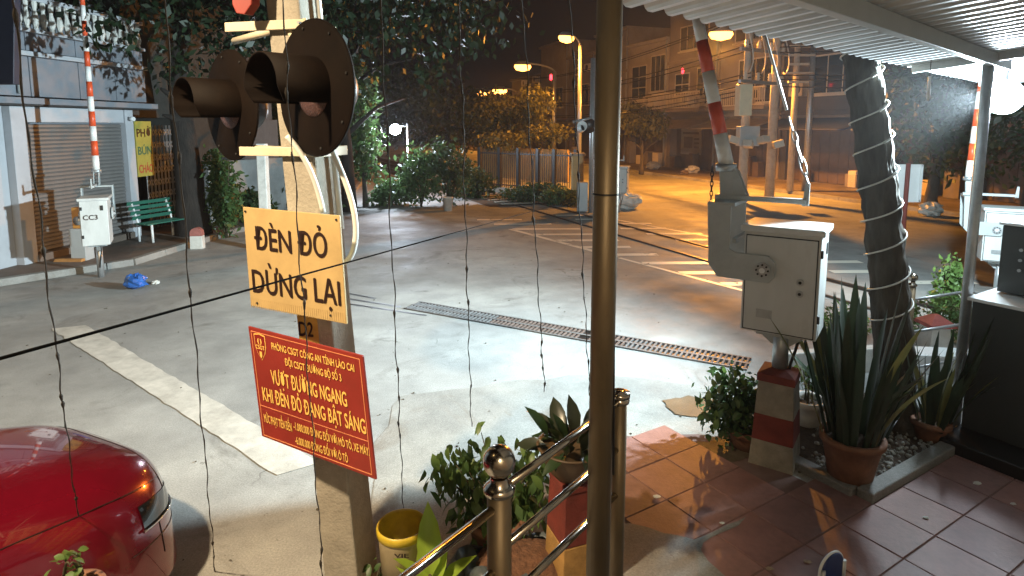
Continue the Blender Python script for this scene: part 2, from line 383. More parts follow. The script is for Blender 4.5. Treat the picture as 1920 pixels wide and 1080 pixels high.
for i in range(-14, 12):
    for j in range(-12, 8):
        c = CORN + E1 * ((i + .5) * TS) + E2 * ((j + .5) * TS - .06)
        if inside((c.x, c.y), Aw) or inside((c.x, c.y), Bw):
            t = inst('tile', tm[rg.randrange(4)], tiles, Matrix.Translation((c.x, c.y, .006 + rg.uniform(-.001, .0025))) @ Matrix.Rotation(math.atan2(E1.y, E1.x) + rg.uniform(-.006, .006), 4, 'Z') @ Matrix.Rotation(rg.uniform(-.004, .004), 4, 'X'))
sheet('cement_strip', rough_edge([G(1185, 985), G(1240, 1002), G(1300, 1018), G(1345, 998), G(1400, 973), G(1385, 990), G(1330, 1010), G(1312, 1035), G(1345, 1075), G(1400, 1120), G(1150, 1120), G(1150, 985)], rg, .08, .012), .0185, M_conc, 'pale cement strip smeared along the edge of the red tiles')
# rails and crossing markings
RU = Vector((-.4, .917, 0)).normalized(); RNn = Vector((RU.y, -RU.x, 0)); RC = Vector((3.9, 13.93, 0))
M_rail = mat('rail_steel', (.16, .12, .10), .35, .8, var=.5, scale=20)
for k, s in enumerate((-.5, .5)):
    a = RC + RNn * s - RU * 10; b = RC + RNn * s + RU * 60
    m2 = MB(); m2.hexa([a - RNn * .035, a + RNn * .035, b + RNn * .035, b - RNn * .035], [a - RNn * .03 + UP * .035, a + RNn * .03 + UP * .035, b + RNn * .03 + UP * .035, b - RNn * .03 + UP * .035])
    t = m2.build('railway_rail', M_rail, None, .006); tag(t, ['steel rail nearer to the drain grating, set flush in the road', 'steel rail farther from the drain grating, set flush in the road'][k], 'rail', 'rails of the crossing')
    m2 = MB(); g = RNn * (.075 if s < 0 else -.075)
    m2.quad(a + g - RNn * .04 + UP * .005, a + g + RNn * .04 + UP * .005, b + g + RNn * .04 + UP * .005, b + g - RNn * .04 + UP * .005); m2.build('flange_gap', M_black, t)
bed = sheet('track_bed', [RC + RU * 8.2 - RNn * 1.5, RC + RU * 8.2 + RNn * 1.5, RC + RU * 60 + RNn * 1.5, RC + RU * 60 - RNn * 1.5], .012, M_earth, 'dark ballasted track bed beyond the crossing')
for i in range(22):
    c = RC + RU * (8.6 + i * .65) + UP * .02
    m2 = MB(); m2.box(c, (1.8, .2, .05), Matrix.Rotation(math.atan2(RNn.y, RNn.x), 3, 'Z')); m2.build('sleeper', M_pole, bed, .01)
def line(a, b, wd, z=.006):
    d = (b - a).normalized(); nn = Vector((-d.y, d.x, 0)) * wd / 2; q = UP * z
    return [a - nn + q, b - nn + q, b + nn + q, a + nn + q]
M_worn = bpy.data.materials.new('worn_paint'); M_worn.use_nodes = True
n_, l_ = M_worn.node_tree.nodes, M_worn.node_tree.links; p_ = n_['Principled BSDF']; p_.inputs['Base Color'].default_value = (.78, .74, .64, 1); p_.inputs['Roughness'].default_value = .4
tr_ = n_.new('ShaderNodeBsdfTransparent'); ms_ = n_.new('ShaderNodeMixShader'); nz_ = n_.new('ShaderNodeTexNoise'); nz_.inputs['Scale'].default_value = 1.1; nz_.inputs['Detail'].default_value = 9; nz_.inputs['Roughness'].default_value = .75
tc_ = n_.new('ShaderNodeTexCoord'); cr_ = n_.new('ShaderNodeValToRGB'); cr_.color_ramp.elements[0].position = .34; cr_.color_ramp.elements[1].position = .42
l_.new(tc_.outputs['Object'], nz_.inputs['Vector']); l_.new(nz_.outputs[0], cr_.inputs[0]); l_.new(cr_.outputs[0], ms_.inputs[0]); l_.new(tr_.outputs[0], ms_.inputs[1]); l_.new(p_.outputs[0], ms_.inputs[2]); l_.new(ms_.outputs[0], n_['Material Output'].inputs[0])
hz = bpy.data.objects.new('hatched_road_marking', None); COL.objects.link(hz); hz['kind'] = 'structure'; hz['label'] = 'worn white hatched box painted across the rails'; ROOT[hz.name] = (0, 0, 0)
h0, h1 = G(957, 430), G(1400, 547); hd = (h1 - h0); hl = hd.length; hd.normalize()
mb = MB(); mb.quad(*line(h0, h0 + hd * 4.2, .15)); mb.build('edge_line', M_worn, hz)
mb = MB(); mb.quad(*line(h0 + hd * 4.3, h1, .10)); mb.build('edge_line', M_worn, hz)
sd = Vector((1, .03, 0)).normalized()
for i in range(-2, 8):
    a = h0 + hd * (i * .98); L1 = [1.4, 1.7, 1.9, 1.9, 1.6, 1.2, 1.1, 1.4, 1.6, 1.2][i + 2]
    mb = MB(); mb.quad(*line(a + sd * .06, a + sd * L1, .24)); mb.build('hatch_stripe', M_worn, hz)
for i in range(-3, 10):
    a = h0 + hd * (i * .98) + sd * 3.0
    mb = MB(); mb.quad(*line(a, a + sd * rg.uniform(1.2, 1.7), .24, .0075)); mb.build('hatch_stripe', M_worn, hz)
fe0, fe1 = G(1110, 404), G(1375, 452)
mb = MB(); mb.quad(*line(fe0, fe1, .12)); mb.build('edge_line', M_worn, hz)
mb = MB(); mb.poly([Vector((q.x, q.y, .006)) for q in rough_edge([G(*q) for q in [(95, 617), (160, 610), (600, 868), (520, 892)]], rg, .12, .012)]); struct('stop_line', mb, M_wpaint, 'broad white stop line painted on the road ahead of the red car')
# drain grating
g0, g1 = G(772, 573), G(1405, 684); gd = (g1 - g0).normalized(); gn = Vector((-gd.y, gd.x, 0)); gl = (g1 - g0).length
dr = thing('drain_grating', 'rusty steel drain grating sunk across the road', 'grating', tuple(g0)); GW = .38
mb = MB(); mb.quad(g0 - gn * GW / 2 + UP * .003, g1 - gn * GW / 2 + UP * .003, g1 + gn * GW / 2 + UP * .003, g0 + gn * GW / 2 + UP * .003); mb.build('pit', M_black, dr)
mb = MB()
for s in (-1, 0, 1): mb.box((g0 + g1) / 2 + gn * s * GW / 2 + UP * .01, (gl, .03 if s else .045, .02), Matrix.Rotation(math.atan2(gd.y, gd.x), 3, 'Z'))
M_rust = mat('rusty_bar', (.17, .12, .10), .7, .3, var=.5, scale=9); M_bar = mat('grey_bar', (.19, .19, .19), .6, .4, var=.4, scale=9)
mb.build('frame', M_bar, dr)
RG = Matrix.Rotation(math.atan2(gd.y, gd.x), 3, 'Z'); npan = 10
for k in range(npan):
    if k == 5: m_ = M_bar
    for s in (-1, 1):
        mb = MB()
        for i in range(8):
            c = g0 + gd * (gl * (k + (i + .5) / 8) / npan) + gn * s * GW / 4 + UP * .012
            if k == 5 and i > 5: continue
            mb.box(c, (.022, GW / 2 - .04, .016), RG)
        pn = mb.build('grate_panel', M_rust if 3 <= k <= 6 or k > 8 else M_bar, dr); pn['kind'] = 'stuff'
# slots in the road that continue the grating
for k, (a, b) in enumerate([((645, 549), (705, 560)), ((650, 560), (752, 576)), ((640, 568), (800, 592))]):
    mb = MB(); mb.quad(*line(G(*a), G(*b), .05, .004)); o = mb.build('road_slot', M_black); o['kind'] = 'structure'; o['label'] = 'dark slot cut in the road beside the grating'
# ================================================================== guard house side: roof, posts, railing
def eb(mb, c, l1, l2, lz, mi=0):          # box aligned with the guard house
    return mb.box(c, (l1, l2, lz), Matrix.Rotation(math.atan2(E1.y, E1.x), 3, 'Z'), mi)
EA = Vector((.44, 2.82, 0)); RZ = 3.36; SL = .10; ED = Vector((.735, .678, 0)).normalized(); EP = Vector((-ED.y, ED.x, 0)); EW = Vector((.2, 2.5, 0))         # a point below the eave, eave height, slope
gw = EW - E2 * 2.4
mb = MB(); eb(mb, gw - E2 * .1 + E1 * 2 + UP * 1.75, 14, .2, 3.5)
o = mb.build('guard_house_wall', mat('guard_wall', (.55, .50, .38), .85, var=.2, scale=1.2, dirt=.2)); tag(o, 'plain ochre rendered wall of the guard house behind the railing', 'wall')
# landing that carries the railing
mb = MB(); q = [Vector((-2.2, -1.0, 0)), Vector((.52, 2.16, 0)), Vector((1.35, 1.42, 0)), Vector((-1.0, -2.0, 0))]
mb.prism(q, (0, 0, .85)); struct('landing', mb, M_conc, 'raised concrete landing of the guard house')
# corrugated roof
rf = thing('corrugated_awning', 'grey corrugated metal awning with steel purlins over the forecourt', 'awning', tuple(EA + UP * RZ))
mb = MB(); pit = .165; x0, x1 = -1.15, 8.4; nx = int((x1 - x0) / pit * 8); rows = [0, .8, 1.6, 2.5]
vs = []
for y in rows:
    for i in range(nx + 1):
        x = x0 + (x1 - x0) * i / nx; ph = (x / pit) % 1.0
        zz = .02 * max(-1, min(1, 2.2 * math.sin(ph * 2 * math.pi)))
        vs.append(EA + ED * x - EP * (y + (0.012 * math.sin(x * 3.1) if y == 0 else 0)) + UP * (RZ + y * SL + zz))
fs = [(r * (nx + 1) + i, r * (nx + 1) + i + 1, (r + 1) * (nx + 1) + i + 1, (r + 1) * (nx + 1) + i) for r in range(len(rows) - 1) for i in range(nx)]
mb._add(vs, fs, False); mb.build('roof_sheet', M_roof, rf)
for y in (.66, 2.2):
    mb = MB(); mb.box(EA + ED * 1.0 - EP * y + UP * (RZ + y * SL - .075), (8.0, .06, .1), Matrix.Rotation(math.atan2(ED.y, ED.x), 3, 'Z')); mb.build('purlin', M_grey, rf, .004)
PB = Vector((4.06, 5.3, 0))                       # awning post by the lamp
for x in (PB - EA).dot(ED) + .05, 7.2:
    mb = MB(); c = EA + ED * x - EP * 1.25; mb.box(c + UP * (RZ - .04 + .125), (.06, 2.4, .09), Matrix.Rotation(math.atan2(EP.y, EP.x) - math.pi / 2, 3, 'Z') @ Matrix.Rotation(-math.atan(SL), 3, 'X')); mb.build('rafter', M_grey, rf, .004)
mb = MB(); mb.tube([PB, PB + UP * (RZ - .03)], .042, 14); o = mb.build('awning_post', M_galv); tag(o, 'slim galvanised awning post that carries the bright white flood lamp', 'post')
AP = P(1131, 600, 1.92); AP.z = 0
mb = MB(); mb.tube([Vector((AP.x - .004, AP.y, .85)), Vector((AP.x, AP.y, 2.3)), Vector((AP.x + .002, AP.y + .0, RZ + .02))], .04, 18)
o = thing('awning_pole', 'tall brownish steel pipe pole in front of the railing', 'pole', (AP.x, AP.y, .85)); mb.build('pipe', M_steel2, o)
mb = MB(); q = P(1131, 363, 1.92); mb.tube([Vector((AP.x, AP.y, q.z + .002)), Vector((AP.x, AP.y, q.z - .004))], .042, 18); mb.build('wire_tie', M_black, o)
mb = MB(); mb.tube([P(1150, 890, 1.9), P(1152, 300, 1.92), P(1153, 0, 1.92)], .004, 6); mb.build('cable', M_rubber, o)
# hanging pull switch
c = P(1746, 112, 5.0); mb = MB(); mb.tube([c, c - UP * .13], .003, 5); o = thing('pull_switch', 'white pull switch hanging from the awning', 'switch', tuple(c)); mb.build('cord', M_string, o)
mb = MB(); mb.tube([c - UP * .13, c - UP * .2, c - UP * .3, c - UP * .33], [.012, .012, .014, .004], 8); mb.build('grip', M_white, o)
# near stainless railing
def ball_post(root, b, zt, ball=True, r=.035, z0=0.):
    mb = MB(); mb.tube([Vector((b.x, b.y, z0)), Vector((b.x, b.y, zt - .085))], r, 20); mb.build('post', M_steel2, root)
    mb = MB(); mb.lathe([(r * 1.0, -.095), (r * 1.25, -.09), (r * 1.3, -.078), (r * 1.1, -.07), (r * .75, -.06), (r * .7, -.045)], (b.x, b.y, zt), 24)
    if ball: mb.lathe([(.046 * math.sin(a), -.046 * math.cos(a)) for a in [math.pi * (i + .3) / 16.6 for i in range(17)]], (b.x, b.y, zt), 24)
    else: mb.lathe([(r * 1.1, -.07), (r * 1.35, -.068), (r * 1.35, -.05), (.0, -.045)], (b.x, b.y, zt), 24)
    mb.build('finial', M_steel, root)
rl = thing('railing', 'stainless steel railing with a ball finial on the guard house landing', 'railing', (0, 1.6, .85))
B1 = P(936, 865, 1.6); B2 = P(1163, 735, 2.16); D1 = Vector((B2.x - B1.x, B2.y - B1.y, 0)).normalized()
ball_post(rl, B1, B1.z, True, .035, .85); ball_post(rl, B2, B2.z + .05, False, .027, .85)
for zz, zl in ((-.088, -.13), (-.27, -.32), (-.45, -.50)):
    a = Vector((B1.x, B1.y, B1.z + zz)); b = Vector((B2.x, B2.y, B1.z + zz)); mb = MB(); mb.tube([a, b], .0125, 12); mb.build('rail', M_steel, rl)
    c = Vector((B1.x, B1.y, B1.z + zl)) - D1 * 1.1; mb = MB(); mb.tube([Vector((B1.x, B1.y, B1.z + zl)), c], .0125, 12); mb.build('rail', M_steel, rl)
# far railing by the planter
r2 = thing('railing', 'dull steel railing behind the snake plants beside the tree trunk', 'railing', tuple(G(1760, 745)))
Q1 = P(1712, 520, 6.2); Q2 = P(1818, 524, 6.5); Q3 = P(1905, 570, 6.05)
ball_post(r2, Q1, Q1.z, True, .034); ball_post(r2, Q2, Q2.z, False, .036)
for v1, v2, v3 in ((562, 546, 568), (622, 606, 614), (690, 670, 684)):
    a = P(1712, v1, 6.2); b = P(1818, v2, 6.5); c = P(1905, v3, 6.05)
    for s, e in ((a, b), (b, c)): mb = MB(); mb.tube([s, e], .016, 10); mb.build('rail', M_galv, r2)
# ================================================================== crossing signal pole with its boards
pole_b = G(648, 1150); pole_b = P(650, 1060, 3.5); pole_b.z = 0
def pole_at(z): return Vector((-1.225 + (3.55 - z) * .062, 3.52, z))
po = thing('signal_pole', 'tall square concrete pole carrying the crossing lights and two warning boards', 'pole', tuple(pole_at(0)))
ang = R(76); ux = Vector((math.cos(ang), math.sin(ang), 0)); uy = Vector((-math.sin(ang), math.cos(ang), 0))
def ring(z, a, c): p = pole_at(z); return [p + ux * x * a + uy * y * c for x, y in ((-1, -1), (1, -1), (1, 1), (-1, 1))]
mb = MB(); mb.hexa(ring(0, .125, .115), ring(5.6, .1, .095)); mb.build('shaft', M_pole, po, .012)
# painted panel with the post number
zt = P(570, 590, 3.4).z; zb = P(575, 645, 3.4).z
M_flood_y = mat('ochre_paint', (.55, .33, .07), .7, var=.25, scale=8, dirt=.3)
nf = -ux; rt = UP.cross(nf); p1, p2 = pole_at(zt) + nf * .118, pole_at(zb) + nf * .119
mb = MB(); mb.quad(p2 - rt * .11 + nf * .004, p2 + rt * .02 + nf * .004, p1 + rt * .02 + nf * .004, p1 - rt * .11 + nf * .004); pn = mb.build('number_panel', M_flood_y, po)
TLn = p1 - rt * .11 + nf * .004
text_obj('D2', po, M_ink, TLn, rt * .13, Vector((0, 0, -(zt - zb))), .1, .8, .75, .5, .003, .03)
# yellow board
def board(name, label, corners, m, back, thick=.012, bend=0.):
    TL, TR, BR, BL = corners; Rv = ((TR - TL) + (BR - BL)) / 2; Dv = ((BL - TL) + (BR - TR)) / 2
    n = Rv.cross(-Dv).normalized(); t = thing(name, label, 'sign', tuple((BL + BR) / 2)); mb = MB()
    mb.prism([TL, BL, TL + Rv + Dv, TL + Rv], -n * thick); mb.build('board', m, t, .003); return t, TL, Rv, Dv, n
ys, TL, Rv, Dv, n1 = board('warning_sign', 'yellow corrugated warning sign with big black letters on the concrete pole', (P(455, 388, 3.36), P(636, 400, 3.10), P(650, 608, 3.08), P(470, 573, 3.34)), M_signyel, None)
text_obj('ĐÈN ĐỎ', ys, M_ink, TL, Rv, Dv, .11, .86, .40, .225, .004, .018); text_obj('DỪNG LẠI', ys, M_ink, TL, Rv, Dv, .05, .96, .83, .235, .004, .018)
for x, y in ((.03, .04), (.97, .04), (.85, .94), (.08, .94)):
    q = TL + Rv * x + Dv * y; mb = MB(); mb.tube([q + n1 * .001, q + n1 * .006], .006, 8); mb.build('screw', M_rubber, ys)
mb = MB()
for i in range(46):           # corrugation lips along the lower edge
    q = TL + Rv * ((i + .5) / 46) + Dv * .90; mb.tube([q + n1 * .0004, q + Dv * .095 + n1 * .0004], .0022, 5, False)
pn = mb.build('corrugation', M_signyel, ys); pn['kind'] = 'stuff'
rs, TL, Rv, Dv, n1 = board('fine_notice', 'red notice board with yellow lettering and a police badge on the concrete pole', (P(465, 612, 3.34), P(680, 665, 2.95), P(705, 900, 2.93), P(491, 818, 3.32)), M_signred, None)
for s, x0, x1, yb, cp in (('PHÒNG CSGT CÔNG AN TỈNH LÀO CAI', .215, .925, .145, .062), ('ĐỘI CSGT ĐƯỜNG BỘ SỐ 3', .325, .81, .255, .062), ('VƯỢT ĐƯỜNG NGANG', .175, .835, .455, .125), ('KHI ĐÈN ĐỎ ĐANG BẬT SÁNG', .07, .965, .635, .125), ('MỨC PHẠT TIỀN ĐẾN', .055, .315, .835, .075), ('-1.000.000 ĐỒNG ĐỐI VỚI MÔ TÔ, XE MÁY.', .335, .975, .81, .07), ('-6.000.000 ĐỒNG ĐỐI VỚI Ô TÔ', .335, .79, .935, .07)):
    text_obj(s, rs, M_letyel, TL, Rv, Dv, x0, x1, yb, cp, .004, .022)
def on(x, y, l=.003): return TL + Rv * x + Dv * y + n1 * l
mb = MB()
for (a, b, c, d) in ((.025, .03, .975, .036), (.025, .964, .975, .97), (.025, .036, .03, .964), (.97, .036, .975, .964), (.03, .692, .97, .697)):
    mb.prism([on(a, b, .0006), on(a, d, .0006), on(c, d, .0006), on(c, b, .0006)], n1 * .0015)
mb.build('border_line', mat('border_orange', (.75, .28, .12), .5), rs)
sh = [(.0, 0), (.5, -.06), (1, 0), (1, .45), (.86, .72), (.5, 1.02), (.14, .72), (0, .45)]
def shield(x0, y0, w_, h_, l, m, nm):
    mb = MB(); pts = [on(x0 + w_ * a, y0 + h_ * b, l) for a, b in sh]; mb.prism(pts[::-1], n1 * .0012); return mb.build(nm, m, bd)
bd = MB().prism([on(.05 + .105 * a, .05 + .22 * b, .0006) for a, b in sh][::-1], n1 * .0012).build('badge', M_letyel, rs)
shield(.056, .058, .093, .205, .0022, mat('badge_red', (.22, .015, .012), .5), 'badge_field')
text_obj('CSGT', bd, M_letyel, TL, Rv, Dv, .06, .145, .175, .036, .0045, .03)
mb = MB()
for a in range(2):
    s = -1 if a else 1
    mb.prism([on(.1025 + s * x, y, .0036) for x, y in ((.006, .08), (.016, .085), (.02, .11), (.014, .13), (.004, .14), (.010, .115))][::s], n1 * .001)
mb.prism([on(x, y, .0036) for x, y in ((.092, .195), (.092, .235), (.1025, .255), (.113, .235), (.113, .195))], n1 * .001); mb.build('badge_device', M_letyel, bd)
# crossing lights: round black backboards with tunnel visors
nS = Vector((-.65, -.76, 0)).normalized(); lS = Vector((nS.y, -nS.x, 0))
MS = Matrix((-lS, UP, nS)).transposed()        # local x right, y up, z out of the lens
M_lens = mat('red_lens', (.10, .05, .046), .3, var=.5, scale=40, bump=.6, bscale=120)
def signal(c, label):
    t = thing('crossing_light', label, 'signal', tuple(c), 'crossing lights on the concrete pole')
    mb = MB(); mb.lathe([(0, -.02), (.34, -.02), (.35, -.014), (.35, .0), (.34, .006), (.0, .006)], c, 48, MS); mb.build('backboard', M_hood, t)
    mb = MB(); mb.lathe([(0, -.2), (.11, -.2), (.15, -.16), (.16, -.03), (.16, -.0205)], c, 28, MS); mb.build('lamp_housing', M_black, t)
    mb = MB(); mb.lathe([(.0, .045), (.06, .043), (.11, .032), (.145, .012), (.148, .0065)], c, 32, MS); mb.build('lens', M_lens, t)
    mb = MB(); a0, a1 = R(-28), R(208); n = 40; vs = []; prof = [(.165, .006), (.166, .30)]
    for rr in (.165, .158):
        for j in range(n + 1):
            a = a0 + (a1 - a0) * j / n; L = .29 - .1 * max(0, -math.sin(a)) ** 1.2
            for z in (.007, L): vs.append(c + MS @ Vector((rr * math.cos(a), rr * math.sin(a), z)))
    k = 2 * (n + 1); fs = []
    for j in range(n):
        i = 2 * j; fs += [(i, i + 2, i + 3, i + 1), (k + i, k + i + 1, k + i + 3, k + i + 2), (i + 1, i + 3, k + i + 3, k + i + 1)]
    fs += [(0, 1, k + 1, k), (2 * n, k + 2 * n, k + 2 * n + 1, 2 * n + 1)]
    mb._add(vs, fs, True); mb.build('visor', M_hood, t)
    for j in range(8):
        a = j * math.pi / 4 + .2; q = c + MS @ Vector((.315 * math.cos(a), .315 * math.sin(a), .006)); mb = MB(); mb.tube([q, q + nS * .008], .007, 6); mb.build('bolt', M_rubber, t)
    mb = MB(); mb.tube([c + MS @ Vector((.348 * math.cos(x), .348 * math.sin(x), -.004)) for x in [2 * math.pi * i / 48 for i in range(48)]], .008, 6, closed=True); mb.build('rim', M_hood, t)
    return t
S1 = P(588, 166, 3.22); S2 = P(432, 198, 3.98)
mb = MB(); mb.tube([pole_at(5.4) - uy * .125 + ux * .03, pole_at(2.2) - uy * .142 + ux * .03], .018, 10); mb.build('conduit', M_pvc, po)
signal(S1, 'black round crossing light with a tunnel visor, the nearer in front of the pole'); signal(S2, 'black round crossing light with a tunnel visor, the farther out from the pole')
br = thing('signal_bracket', 'cream painted steel brackets that clamp the crossing lights to the pole', 'bracket', tuple(pole_at(2.6)))
M_cream = mat('cream_steel', (.58, .52, .38), .5, var=.2, scale=8, dirt=.3)
for vv, u0, u1 in ((53, 478, 626), (283, 490, 640)):
    z = P(560, vv, 3.5).z; c = pole_at(z)
    for s in (-1, 1):
        mb = MB(); mb.box(c + ux * s * .137 + uy * (.10 if s < 0 else 0), (.022, .5 if s < 0 else .3, .05), Matrix.Rotation(ang, 3, 'Z')); mb.build('clamp_bar', M_cream, br, .003)
    mb = MB(); mb.box(c - uy * .15, (.31, .022, .055), Matrix.Rotation(ang, 3, 'Z')); mb.build('clamp_end', M_cream, br, .003)
    for s in (-1, 1): mb = MB(); mb.tube([c - uy * .135 + ux * s * .19, c - uy * .135 + ux * s * .12], .008, 6); mb.build('bolt', M_galv, br)
    mb = MB(); e = Vector((S2.x, S2.y, z)); mb.tube([c + uy * .13, e - nS * .05], .022, 8); mb.build('arm', M_cream, br)
    if vv > 100:
        for S in (S1, S2): mb = MB(); mb.tube([Vector((S.x, S.y, z)) - nS * .06, S - nS * .12], .016, 8); mb.build('stay', M_cream, br)
    else: mb = MB(); mb.tube([c - ux * .1, S1 - nS * .12], .02, 8); mb.build('stay', M_cream, br)
hs = thing('cable_hose', 'white flexible hose looping down beside the yellow sign', 'hose', tuple(P(640, 490, 3.4)))
def bez(pts, k=24):
    pts = [Vector(q) for q in pts]; out = []
    for i in range(k + 1):
        t = i / k; q = list(pts)
        while len(q) > 1: q = [q[j].lerp(q[j + 1], t) for j in range(len(q) - 1)]
        out.append(q[0])
    return out
mb = MB(); mb.tube(bez([P(618, 268, 3.3), P(640, 330, 3.3), P(700, 420, 3.3), P(660, 505, 3.3), P(640, 490, 3.3)]), .016, 10); mb.build('hose', M_pvc, hs)
mb = MB(); mb.tube(bez([P(538, 255, 3.25), P(566, 285, 3.25), P(590, 320, 3.28), P(606, 398, 3.3)]), .015, 10); hs2 = mb.build('cable_hose', M_pvc); tag(hs2, 'white flexible hose running down in front of the concrete pole', 'hose')
mb = MB(); c = P(455, -60, 3.6); pr = [(-22, -60), (20, -60), (16, 8), (3, 27), (-12, 25), (-20, 8)]
mb.prism([P(455 + a, b, 3.3) for a, b in pr], (.03, .04, 0)); o = mb.build('red_plate', M_signred, None, .004); tag(o, 'tip of a red pointed plate above the crossing lights', 'sign')
# ================================================================== strings and cable
ends = [(15, 150, 1000, 3.1), (305, 405, 1085, 3.6), (525, 606, 1085, 3.4), (713, 757, 965, 3.75), (860, 884, 800, 3.9), (978, 1021, 735, 3.8), (1068, 1106, 742, 3.8)]
names = ['string at the far edge above the red car hood', 'string above the broad white stop line', 'string crossing the yellow sign and the red notice', 'string running down into the yellow bucket', 'string running down to the drooping leafy shrub', 'string tied to the dark plant on the painted pedestal, nearer the shrub', 'string close beside the brown steel pole']
for k, (u0, u1, v1, Y1) in enumerate(ends):
    dx = (u0 - 960) / F; Y0 = (EA.y - EA.x * ED.y / ED.x) / (1 - dx * ED.y / ED.x)
    a = P(u0, 0, Y0); a = Vector((a.x, a.y, RZ - .01)) if k != 2 else P(524, -60, 2.2)
    if k == 2: Y1 = 2.75
    b = P(u1, v1, Y1); m = 60; pts = []; rr = []
    rq = random.Random(k); ph = rq.uniform(0, 6)
    for i in range(m + 1):
        t = i / m; q = a.lerp(b, t); sag = 4 * t * (1 - t)
        q += Vector((.004 * math.sin(t * 31 + ph) + .003 * math.sin(t * 77 + ph), .0, -.04 * sag)); pts.append(q); rr.append(.0028 * (1 + .35 * math.sin(t * 140 + ph)))
    t = thing('plant_string', 'thin brown hanging ' + names[k], 'string', tuple(b), 'plant strings hanging from the awning'); mb = MB(); mb.tube(pts, rr, 6); mb.build('cord', M_string, t)
    for j in sorted(rq.sample(range(4, m - 1), 6)):
        d = (pts[j + 1] - pts[j]).normalized(); mb = MB(); mb.tube([pts[j] - d * .03, pts[j] - d * .012, pts[j] + d * .02], [.003, rq.uniform(.005, .009), .004], 6); mb.build('knot', M_string, t)
mb = MB(); mb.tube([EA + ED * -1.14 + UP * RZ, EA + ED * -2.6 + UP * RZ], .006, 6); o = mb.build('support_wire', M_cable); tag(o, 'black wire from the awning corner that holds the hanging strings', 'wire')
a, b = P(-60, 689, 1.25), P(1085, 372, 19.5); mb = MB(); mb.tube([a.lerp(b, i / 30) - UP * .25 * (i / 30) * (1 - i / 30) * .0 for i in range(31)], .0042, 6)
mb.v = mb.v; o = mb.build('overhead_cable', M_cable); tag(o, 'taut black cable stretched across in front of the yellow sign', 'cable')
